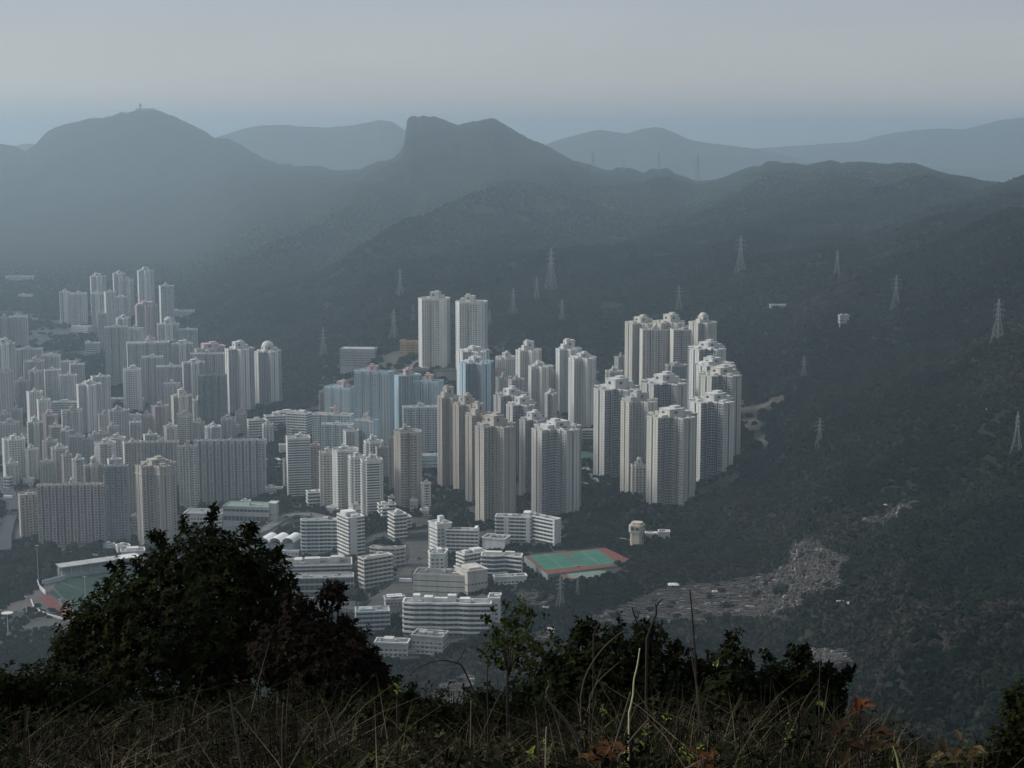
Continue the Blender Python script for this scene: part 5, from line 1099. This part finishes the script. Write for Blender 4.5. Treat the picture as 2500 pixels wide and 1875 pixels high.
# ------------------------------------------------------------------ the near hilltop
def hill_z(X, Y):
    X = np.asarray(X, float); Y = np.asarray(Y, float)
    d = np.maximum(Y - 3.0, 0); z = CAMZ - 1.62 - 0.30 * np.minimum(d, 10) - 0.46 * np.clip(d - 10, 0, 1e9)
    z = z - 0.02 * X * (X > 0) * np.clip(X, 0, 6) * 0.5
    return z + (fbm(X / 1.3 + 40, Y / 1.3, 3, 8) - 0.5) * 0.35 - 0.10 * np.clip((X - 0.18 * Y) / (0.1 * Y + 0.1), 0, 1.2) * np.minimum(d, 9) * 0.55
gx = np.linspace(-16, 16, 120); gy = np.concatenate([np.linspace(-6, 14, 90), np.linspace(14.8, 34, 26)])
GXX, GYY = np.meshgrid(gx, gy, indexing='ij'); GZZ = hill_z(GXX, GYY); GZZ[(GYY > 26)] -= (GYY[(GYY > 26)] - 26) * 0.6
idx = np.arange(GXX.size).reshape(GXX.shape)
mb = MB(); mb.v = [np.stack([GXX, GYY, GZZ], -1).reshape(-1, 3)]; mb.n = GXX.size
mb.f = [[tuple(int(v) for v in q) for q in np.stack([idx[:-1, :-1], idx[1:, :-1], idx[1:, 1:], idx[:-1, 1:]], -1).reshape(-1, 4)]]
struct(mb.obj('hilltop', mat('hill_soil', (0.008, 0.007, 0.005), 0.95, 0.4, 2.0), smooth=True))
def hz_(x, y): return float(hill_z(np.array([x]), np.array([y]))[0])
def ground_at(px, Y):
    a, b, c = ray(px, 1750); X = a / b * Y; return Vector((X, Y, hz_(X, Y)))

def leaf_mat(name, c1, c2, rough=0.55, scale=3.0, tr=0.15):
    m = mat(name, c1, 0.8, 0.2, scale, 0.03, col2=c2)
    return m
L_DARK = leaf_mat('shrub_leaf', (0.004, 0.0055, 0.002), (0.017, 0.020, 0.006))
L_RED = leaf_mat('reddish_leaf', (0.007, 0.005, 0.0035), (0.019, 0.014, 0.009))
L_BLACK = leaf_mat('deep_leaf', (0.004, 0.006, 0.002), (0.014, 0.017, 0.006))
L_LIME = leaf_mat('lime_leaf', (0.09, 0.12, 0.02), (0.22, 0.26, 0.05))
L_SAP = leaf_mat('sapling_leaf', (0.009, 0.014, 0.004), (0.035, 0.045, 0.011))
L_ORANGE = leaf_mat('orange_leaf', (0.06, 0.02, 0.008), (0.16, 0.06, 0.022)); L_TAN = leaf_mat('tan_leaf', (0.05, 0.038, 0.018), (0.13, 0.10, 0.055))
TWIG = mat('twig_dark', (0.03, 0.024, 0.018), 0.9); TWIGP = mat('twig_pale', (0.15, 0.13, 0.09), 0.8)

def leaf_quads(c, d, n, L, W, g, droop=0.25):
    """leaves as folded pairs of quads: c base points, d directions, n blade normals."""
    d = d / np.linalg.norm(d, axis=1)[:, None]; s = np.cross(d, n); s /= np.linalg.norm(s, axis=1)[:, None] + 1e-9; n = np.cross(s, d)
    L = L[:, None]; W = W[:, None]
    base = c; mid = c + d * L * 0.5; tip = c + d * L - n * L * droop
    l = c + d * L * 0.48 + s * W + n * W * 0.35; r = c + d * L * 0.48 - s * W + n * W * 0.35
    q1 = np.stack([base, r, tip, mid], 1); q2 = np.stack([base, mid, tip, l], 1)
    return np.concatenate([q1, q2])
def whorls(C, D, per, L, W, g, up=0.55):
    """leaf whorls at twig tips C pointing along D."""
    n = len(C); C = np.repeat(C, per, 0); D = np.repeat(D, per, 0); t = g.uniform(0, 6.283, n * per)
    D = D / np.linalg.norm(D, axis=1)[:, None]; a = np.cross(D, np.array([0.31, 0.2, 0.93])); a /= np.linalg.norm(a, axis=1)[:, None]; b = np.cross(D, a)
    rad = a * np.cos(t)[:, None] + b * np.sin(t)[:, None]; d = rad + D * g.uniform(0.0, up * 1.4, n * per)[:, None]; nn = D - rad * 0.3
    return leaf_quads(C + D * g.uniform(-0.02, 0.02, n * per)[:, None], d, nn, L * g.uniform(0.65, 1.15, n * per), W * g.uniform(0.75, 1.2, n * per), g)
def blob_shrub(name, label, cat, blobs, Y, n_wh, leafL, leafW, m, seed, per=6, depth=0.9, foot=None, dens_in=0.35, lime=0.0, stems=True, group=None, fringe=0.12, topm=None, ground=None, sprigs=0):
    g = np.random.default_rng(seed); tot = sum(b[2] ** 2 for b in blobs)
    base = ground_at(foot[0] if foot else blobs[0][0], Y); base.z = hz_(base.x, base.y) - 0.05
    root = thing(name, label, cat, base, 0, group)
    C = []; D = []; cores = []
    for bl in blobs:
        x, y, r = bl[:3]; yo = bl[3] if len(bl) > 3 else 0
        c = at(x, y, Y + yo); rr = r / F * (Y + yo); k = max(6, int(n_wh * r * r / tot)); cores.append((c, rr))
        d = g.normal(size=(k, 3)); d /= np.linalg.norm(d, axis=1)[:, None]; d[:, 1] = np.where(d[:, 1] > 0.5, -d[:, 1], d[:, 1])
        lump = 1 + fringe * np.sin(d[:, 0] * 9 + x) * np.cos(d[:, 2] * 7 + y)
        rad = rr * lump * np.where(g.uniform(0, 1, k) < dens_in, g.uniform(0.3, 0.85, k), g.uniform(0.84, 1.06, k))
        P = np.array(c)[None, :] + d * rad[:, None] * np.array([1, depth, 1])[None, :]
        C.append(P); D.append(d * 0.8 + np.array([0, -0.1, 0.55])[None, :] + g.normal(size=(k, 3)) * 0.25)
    C = np.concatenate(C) - np.array(base)[None, :]; D = np.concatenate(D)
    if sprigs:
        mbs = MB(); sc_ = []; sd_ = []
        for q in range(sprigs):
            c, rr = cores[int(g.integers(0, len(cores)))]; d = g.normal(size=3); d[2] = abs(d[2]) + 0.3; d[1] *= 0.5; d /= np.linalg.norm(d); p0 = np.array(c - base) + d * rr * 0.7; ln = g.uniform(0.30, 0.42) * rr + 0.01
            p1 = p0 + d * ln + np.array([0, 0, 0.04]); mbs.bar(tuple(p0), tuple(p1), 0.006, 0.003)
            for t in np.linspace(0.35, 1.0, 6): sc_.append(p0 + (p1 - p0) * t + g.normal(size=3) * 0.012); sd_.append(d * 0.8 + g.normal(size=3) * 0.5 + np.array([0, 0, 0.3]))
        mbs.obj('sprig', TWIG, root, kind='stuff'); C = np.concatenate([C, np.array(sc_)]); D = np.concatenate([D, np.array(sd_)])
    sel = g.uniform(0, 1, len(C)) < lime
    quads_obj('foliage', whorls(C[~sel], D[~sel], per, leafL, leafW, g), m, root, 'stuff')
    if lime and sel.any(): quads_obj('young_foliage', whorls(C[sel], D[sel], per, leafL, leafW, g), topm or L_LIME, root, 'stuff')
    if stems:
        ft = Vector((0, 0, 0)); mbt = MB()
        for i, (c, rr) in enumerate(cores[:14]):
            e = c - base; k1 = ft.lerp(e, 0.45) + Vector((0, 0, -0.15 * e.length)); mb = MB()
            mb.tube([ft + Vector(g.normal(size=3)) * 0.04, k1, e + Vector((0, 0, rr * 0.3))], 0.020 + 0.016 * rr, 0.005, 5); mb.obj('stem', TWIG, root)
        mbt = MB(); n = len(C)
        for i in g.choice(n, min(n, 260), replace=False):
            c, rr = cores[int(g.integers(0, len(cores)))]; e = np.array(c - base); j = C[i]
            if np.linalg.norm(j - e) < rr * 1.15: mbt.bar(tuple(e + (j - e) * 0.4), tuple(j), 0.006, 0.003)
        if mbt.n: mbt.obj('twig', TWIG, root, kind='stuff')
    return root
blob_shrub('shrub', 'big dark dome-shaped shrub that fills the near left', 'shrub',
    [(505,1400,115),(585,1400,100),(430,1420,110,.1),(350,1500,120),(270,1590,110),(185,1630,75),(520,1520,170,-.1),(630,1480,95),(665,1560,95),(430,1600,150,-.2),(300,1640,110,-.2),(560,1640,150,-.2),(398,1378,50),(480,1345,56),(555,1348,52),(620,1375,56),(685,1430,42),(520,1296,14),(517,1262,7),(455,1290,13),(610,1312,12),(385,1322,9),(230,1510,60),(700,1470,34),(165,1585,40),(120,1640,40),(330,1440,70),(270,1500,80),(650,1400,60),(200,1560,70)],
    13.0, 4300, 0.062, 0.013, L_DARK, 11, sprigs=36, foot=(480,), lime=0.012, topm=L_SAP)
blob_shrub('shrub', 'reddish-brown shrub leaning against the big dome-shaped one', 'shrub',
    [(760,1560,75),(830,1620,95),(780,1660,95,-.1),(880,1680,75),(900,1640,45),(730,1500,45),(850,1560,36),(700,1600,85),(812,1440,20),(790,1462,22),(828,1465,18),(940,1700,40)], 11.5, 2200, 0.052, 0.012, L_RED, 12, sprigs=24, foot=(800,), lime=0.004, topm=L_LIME)
blob_shrub('shrub', 'long black shrub right of the green sapling', 'shrub',
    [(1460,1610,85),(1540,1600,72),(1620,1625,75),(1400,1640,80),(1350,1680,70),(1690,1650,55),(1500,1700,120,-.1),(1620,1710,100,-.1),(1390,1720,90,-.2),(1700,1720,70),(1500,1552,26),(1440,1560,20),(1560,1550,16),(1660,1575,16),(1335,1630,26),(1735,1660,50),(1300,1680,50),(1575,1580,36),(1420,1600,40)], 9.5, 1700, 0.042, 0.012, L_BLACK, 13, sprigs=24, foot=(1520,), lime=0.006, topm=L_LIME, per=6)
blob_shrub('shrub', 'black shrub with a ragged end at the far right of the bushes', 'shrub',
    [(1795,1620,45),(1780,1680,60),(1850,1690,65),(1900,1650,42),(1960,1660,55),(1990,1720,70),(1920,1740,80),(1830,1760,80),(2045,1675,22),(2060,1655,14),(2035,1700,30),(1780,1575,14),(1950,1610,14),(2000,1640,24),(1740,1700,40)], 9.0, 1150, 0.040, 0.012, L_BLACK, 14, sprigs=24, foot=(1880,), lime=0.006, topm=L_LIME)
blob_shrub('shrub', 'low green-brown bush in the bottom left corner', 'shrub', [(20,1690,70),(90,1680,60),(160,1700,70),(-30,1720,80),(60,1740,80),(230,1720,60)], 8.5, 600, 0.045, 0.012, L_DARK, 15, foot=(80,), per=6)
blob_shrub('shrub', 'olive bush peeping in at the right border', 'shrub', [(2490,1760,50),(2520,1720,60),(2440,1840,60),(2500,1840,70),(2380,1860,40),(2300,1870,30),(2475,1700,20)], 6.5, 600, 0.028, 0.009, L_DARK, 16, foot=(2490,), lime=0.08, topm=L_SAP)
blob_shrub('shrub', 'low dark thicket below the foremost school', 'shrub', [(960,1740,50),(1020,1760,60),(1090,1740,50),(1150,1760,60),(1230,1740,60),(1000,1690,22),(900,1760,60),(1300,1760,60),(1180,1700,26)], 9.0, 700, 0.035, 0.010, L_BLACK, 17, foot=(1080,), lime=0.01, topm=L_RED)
# green sapling with its own leaves
def small_plant(name, label, cat, foot, Y, tips, L, W, m, seed, per=7, group=None, stemm=None, up=0.5, parts=True, r0=0.012, foliage=0, fm=None, droop=0.25):
    g = np.random.default_rng(seed); b = at(foot[0], foot[1], Y); gz = hz_(b.x, Y); b = Vector((b.x, Y, gz - 0.03)); root = thing(name, label, cat, b, 0, group)
    hub = at(foot[0], foot[1], Y) - b; mb = MB(); mb.tube([(0, 0, 0), hub * 0.5, hub], r0, r0 * 0.8, 6); mb.obj('stem', stemm or TWIG, root)
    allC = []; allD = []
    for t in tips:
        e = at(t[0], t[1], Y + g.uniform(-0.15, 0.15)) - b; d = (e - hub); mb = MB(); md_ = hub.lerp(e, 0.5) + Vector((d.x * -0.12, 0, 0.03)); mb.tube([hub, md_, e], r0 * 0.6, r0 * 0.2, 5); mb.obj('branch', stemm or TWIG, root)
        D = np.array([[d.x * 0.3, -0.12, 0.4]]); V = whorls(np.array([e]), D, per, t[2] if len(t) > 2 else L, W * ((t[2] / L) if len(t) > 2 else 1), g, up)
        if parts:
            h = len(V) // 2
            for i in range(h): quads_obj('leaf', np.stack([V[i], V[i + h]]), m, root)
        else: quads_obj('foliage', V, m, root, 'stuff')
        allC.append(e)
    if foliage:
        c = np.array([allC[i] for i in g.integers(0, len(allC), foliage)]) + g.normal(size=(foliage, 3)) * np.array([0.055, 0.06, 0.05]); quads_obj('foliage', whorls(c, g.normal(size=(foliage, 3)) * 0.5 + np.array([0, -0.2, 0.6]), 6, L * 0.9, W, g), fm or m, root, 'stuff')
    return root
small_plant('sapling', 'young sapling with fresh green leaves, lone above the thicket', 'sapling', (1240,1640), 8.0, [(1240,1520),(1215,1545),(1262,1530),(1285,1555),(1225,1575),(1255,1570),(1300,1585),(1275,1600),(1240,1600),(1318,1582),(1262,1512),(1210,1580)], 0.032, 0.009, L_SAP, 31, per=7, r0=0.008, foliage=130)
small_plant('young_plant', 'small yellow-green leaf rosette in front of the reddish shrub', 'plant', (972,1715), 8.0, [(968,1682)], 0.030, 0.007, L_LIME, 32, per=8)
small_plant('young_plant', 'upright plant with glowing orange top leaves near the right', 'plant', (2096,1800), 5.2, [(2098,1716,0.055),(2092,1745,0.05),(2105,1740,0.055)], 0.055, 0.012, L_ORANGE, 33, per=5, up=1.6, r0=0.005)
small_plant('young_plant', 'brownish low plant under the orange-topped one', 'plant', (2100,1860), 5.0, [(2050,1790,0.06),(2130,1795,0.07),(2160,1820,0.06),(2070,1825,0.07),(2110,1830,0.06)], 0.06, 0.014, leaf_mat('umber_leaf', (0.02, 0.013, 0.007), (0.055, 0.034, 0.018)), 34, per=6, r0=0.005)
small_plant('young_plant', 'plant with broad tan leaves at the bottom right', 'plant', (2340,1870), 4.9, [(2310,1835,0.062),(2345,1820,0.058),(2360,1850,0.06),(2290,1850,0.05),(2372,1835,0.05)], 0.06, 0.014, L_TAN, 35, per=4, up=1.0, r0=0.005)
small_plant('young_plant', 'plant with rusty curled leaves at the bottom edge', 'plant', (1470,1885), 4.7, [(1450,1835,0.05),(1490,1820,0.055),(1478,1850,0.05),(1435,1850,0.04)], 0.05, 0.012, leaf_mat('rust_leaf', (0.04, 0.018, 0.007), (0.10, 0.048, 0.018)), 36, per=4, r0=0.005)
small_plant('young_plant', 'rusty leaves mixed with dark green ones at the bottom edge', 'plant', (1715,1890), 4.7, [(1705,1850,0.05),(1725,1862,0.055),(1745,1850,0.04)], 0.05, 0.012, MATS['rust_leaf'], 37, per=4, r0=0.005)
# ------------------------------------------------------------------ bare twigs and stalks
def twig(label, pts, Y, r0, r1, m, branches=(), name='twig_stem', cat='twig', dY=0.0):
    P = [at(p[0], p[1], Y + dY * i / len(pts)) for i, p in enumerate(pts)]; b = P[0].copy(); gz = hz_(b.x, b.y) - 0.03; b = Vector((b.x, b.y, gz)); root = thing(name, label, cat, b)
    Q = [tuple(q) for q in spline([tuple(p - b) for p in P], 5)]
    if P[0].z > gz + 0.02: Q = [(0, 0, 0)] + Q
    mb = MB(); mb.tube(Q, r0, r1, 5); mb.obj('stalk', m, root, smooth=True)
    for br in branches:
        B = [at(p[0], p[1], Y + dY * 0.5) - b for p in br]; mb = MB(); mb.tube([tuple(q) for q in spline([tuple(p) for p in B], 4)], r0 * 0.6, r1, 5); mb.obj('side_twig', m, root, smooth=True)
twig('dark bent twig arching over the gap of woods', [(1185,1745),(1158,1690),(1130,1630),(1112,1618),(1085,1612),(1050,1618),(1015,1635),(1000,1650)], 7.5, 0.005, 0.002, TWIG, [[(1115,1618),(1128,1600),(1138,1580)]])
twig('dark thin twig rising behind the dark arching one', [(1192,1745),(1190,1700),(1190,1650),(1192,1600)], 7.0, 0.004, 0.002, TWIG)
twig('tall dark straight stalk standing out before the graveyard', [(1705,1750),(1702,1690),(1697,1600),(1690,1500),(1684,1440)], 6.5, 0.0055, 0.0028, TWIG)
twig('pale twin of the tall dark stalk, set slightly lower', [(1708,1745),(1703,1690),(1690,1610),(1685,1560)], 6.3, 0.0035, 0.0015, mat('twig_mid', (0.07, 0.06, 0.045), 0.9))
twig('long pale stem curving up out of the black shrub', [(1418,1700),(1430,1650),(1455,1605),(1490,1565),(1530,1535),(1567,1510)], 7.2, 0.004, 0.002, MATS['twig_mid'], [[(1560,1514),(1575,1530),(1590,1545)]])
twig('crooked bare branch tip above the black shrub', [(1580,1560),(1590,1530),(1602,1500),(1603,1480),(1618,1462)], 8.0, 0.008, 0.003, TWIG, [[(1603,1490),(1600,1475)], [(1560,1530),(1548,1500),(1543,1482)], [(1612,1545),(1617,1510)]])
twig('small dark hooked twig with one leaf left of the crooked tip', [(1450,1550),(1458,1530),(1465,1520)], 8.0, 0.006, 0.003, TWIG, [[(1455,1535),(1447,1533)]])
twig('brightest yellow-white wavy stalk before the black shrub', [(1536,1740),(1545,1700),(1548,1660),(1556,1625),(1562,1583)], 5.6, 0.0036, 0.0022, mat('stalk_bright', (0.45, 0.43, 0.25), 0.7))
twig('grey stalk below the wavy bright one', [(1490,1860),(1510,1790),(1525,1740),(1540,1690)], 5.4, 0.005, 0.003, MATS['twig_mid'])
twig('thick grey branch leaning down to the right', [(1418,1838),(1400,1790),(1372,1750),(1345,1720),(1332,1700)], 5.6, 0.0065, 0.004, MATS['twig_mid'], [[(1340,1712),(1334,1690),(1342,1672),(1338,1662)]])
twig('thin grey twig crossing the black shrub diagonally', [(1440,1700),(1460,1665),(1485,1640),(1510,1618)], 6.8, 0.003, 0.0015, MATS['twig_mid'])
0 and twig('short pale diagonal stick lying low in the middle', [(1635,1785),(1650,1795),(1660,1805)], 5.2, 0.004, 0.003, TWIGP)
twig('grey stick slanting up to the right at the bottom', [(1510,1850),(1545,1800),(1585,1755)], 5.2, 0.004, 0.003, MATS['twig_mid'])
twig('pale thin stalk rising above the bottom grass left of centre', [(1148,1850),(1149,1790),(1150,1710)], 5.6, 0.0025, 0.0015, TWIGP)
twig('white short upright stem in the grass near the sapling', [(1332,1850),(1333,1800),(1334,1775)], 5.0, 0.0025, 0.0015, mat('stalk_white', (0.3, 0.27, 0.2), 0.7))
twig('faint wire-like stalk leaning over the dark slope', [(2222,1832),(2195,1790),(2160,1745),(2128,1708)], 6.0, 0.0025, 0.001, MATS['twig_mid'])
twig('hair-thin stalk standing far right against the dark slope', [(2378,1810),(2370,1760),(2362,1712)], 6.0, 0.0018, 0.001, MATS['twig_mid'])
twig('hair-thin upright stalk over the ragged black shrub', [(2000,1780),(2000,1700),(2002,1610)], 6.0, 0.0022, 0.001, MATS['twig_mid'])
twig('yellow upright blade cut by the bottom border at the right', [(2196,1880),(2190,1850),(2180,1822)], 4.6, 0.005, 0.001, mat('stalk_yellow', (0.36, 0.36, 0.16), 0.7))
twig('straight brown stalk rising from the bottom left grass', [(690,1880),(688,1800),(692,1715)], 5.0, 0.003, 0.002, MATS['twig_mid'])
twig('leaning brown stalk left of the straight brown one', [(592,1880),(578,1800),(565,1720),(560,1690)], 5.0, 0.0045, 0.002, MATS['twig_mid'])
twig('pair of thin dark stems under the small reddish top', [(800,1510),(806,1490),(812,1465)], 11.5, 0.012, 0.006, TWIG, [[(800,1508),(792,1485),(785,1465)], [(803,1500),(822,1485),(832,1470)]])
for i, (x, y, l) in enumerate([(1000,1560,'thin'), ]): pass

# ------------------------------------------------------------------ grass and undergrowth
def blades(n, yr, xr, Lr, W, seed, lean=0.5):
    g = np.random.default_rng(seed); Y = yr[0] + (yr[1] - yr[0]) * g.uniform(0, 1, n) ** 1.3; u = g.uniform(xr[0], xr[1], n); X = u * Y
    keep = fbm(X * 1.4, Y * 1.4, 3, seed) > 0.40; X, Y = X[keep], Y[keep]; n = len(X); Z = hill_z(X, Y)
    L = g.uniform(Lr[0], Lr[1], n) * (0.45 + fbm(X * 0.8 + 9, Y * 0.8, 3, 77)); a = g.uniform(0, 6.283, n); ln = lean * np.abs(g.normal(size=n)); w = W * g.uniform(0.6, 1.3, n)
    dx, dy = np.cos(a), np.sin(a); sx, sy = -dy, dx; ts = [0, 0.4, 0.75, 1.0]; rows = []
    for t in ts:
        b = ln * t * t * L; zz = L * (t - 0.35 * np.minimum(ln, 1.4) * t * t); ww = w * (1 - t) ** 0.7 + 0.0003
        c = np.stack([X + dx * b, Y + dy * b, Z + zz - 0.02], 1); s = np.stack([sx * ww, sy * ww, np.zeros(n)], 1); rows.append((c - s, c + s))
    return np.concatenate([np.stack([rows[i][0], rows[i][1], rows[i + 1][1], rows[i + 1][0]], 1) for i in range(3)])
G1 = mat('dry_grass', (0.025, 0.02, 0.012), 0.8, 0.3, 1.2, 0.04, col2=(0.12, 0.098, 0.06)); G2 = mat('dull_grass', (0.006, 0.005, 0.003), 0.9, 0.3, 1.0, 0.04, col2=(0.018, 0.015, 0.009)); G3 = mat('green_grass', (0.008, 0.013, 0.005), 0.85, 0.3, 1.2, 0.04, col2=(0.028, 0.038, 0.015)); G4 = mat('straw', (0.16, 0.13, 0.08), 0.75, 0.3, 2.0, 0.1, col2=(0.36, 0.31, 0.20))
for nm, m, a, lab in (('grass', G2, (42000, (3.2, 13), (-0.36, 0.36), (0.12, 0.38), 0.0035, 5, 0.9), 'dull dark grass over the hilltop'), ('grass', G1, (6500, (3.2, 9.5), (-0.36, 0.30), (0.12, 0.42), 0.0028, 6, 1.3), 'dry tan grass blades over the hilltop'),
                      ('grass', G3, (3600, (3.2, 11), (-0.36, 0.36), (0.12, 0.40), 0.0035, 7, 0.5), 'dark green grass blades over the hilltop'), ('grass', G4, (2600, (3.3, 6.5), (-0.34, 0.30), (0.08, 0.26), 0.0026, 8, 1.3), 'sparse pale straw over the hilltop')):
    o = quads_obj(nm, blades(*a), m, None, 'stuff'); o['label'] = lab
def litter(n, m, seed, L, W, yr=(3.4, 12), ur=(-0.36, 0.30), hmax=0.3, lab=''):
    g = np.random.default_rng(seed); Y = g.uniform(yr[0], yr[1], n); X = g.uniform(ur[0], ur[1], n) * Y; k = fbm(X * 1.1 + 3, Y * 1.1, 3, seed) > 0.42; X, Y = X[k], Y[k]; n = len(X)
    Z = hill_z(X, Y) + g.uniform(0.02, hmax, n); D = g.normal(size=(n, 3)) * 0.4 + np.array([0, -0.1, 0.8]); V = whorls(np.stack([X, Y, Z], 1), D, 5, L, W, g)
    o = quads_obj('ground_plants', V, m, None, 'stuff'); o['label'] = lab
litter(4200, L_BLACK, 41, 0.035, 0.010, lab='dark leafy undergrowth between the grass'); litter(1500, L_DARK, 42, 0.035, 0.010, hmax=0.34, lab='green leafy undergrowth between the grass'); litter(900, L_RED, 43, 0.035, 0.010, lab='brownish leafy undergrowth between the grass'); litter(900, leaf_mat('olive_leaf', (0.02, 0.022, 0.009), (0.07, 0.07, 0.035)), 45, 0.024, 0.008, yr=(3.4, 7), ur=(-0.1, 0.30), hmax=0.36, lab='olive leafy undergrowth at the right'); litter(45, L_LIME, 44, 0.022, 0.007, yr=(4, 8), ur=(0.0, 0.25), hmax=0.35, lab='few yellow-green leaf tips in the undergrowth')
print('script done', len(bpy.data.objects))
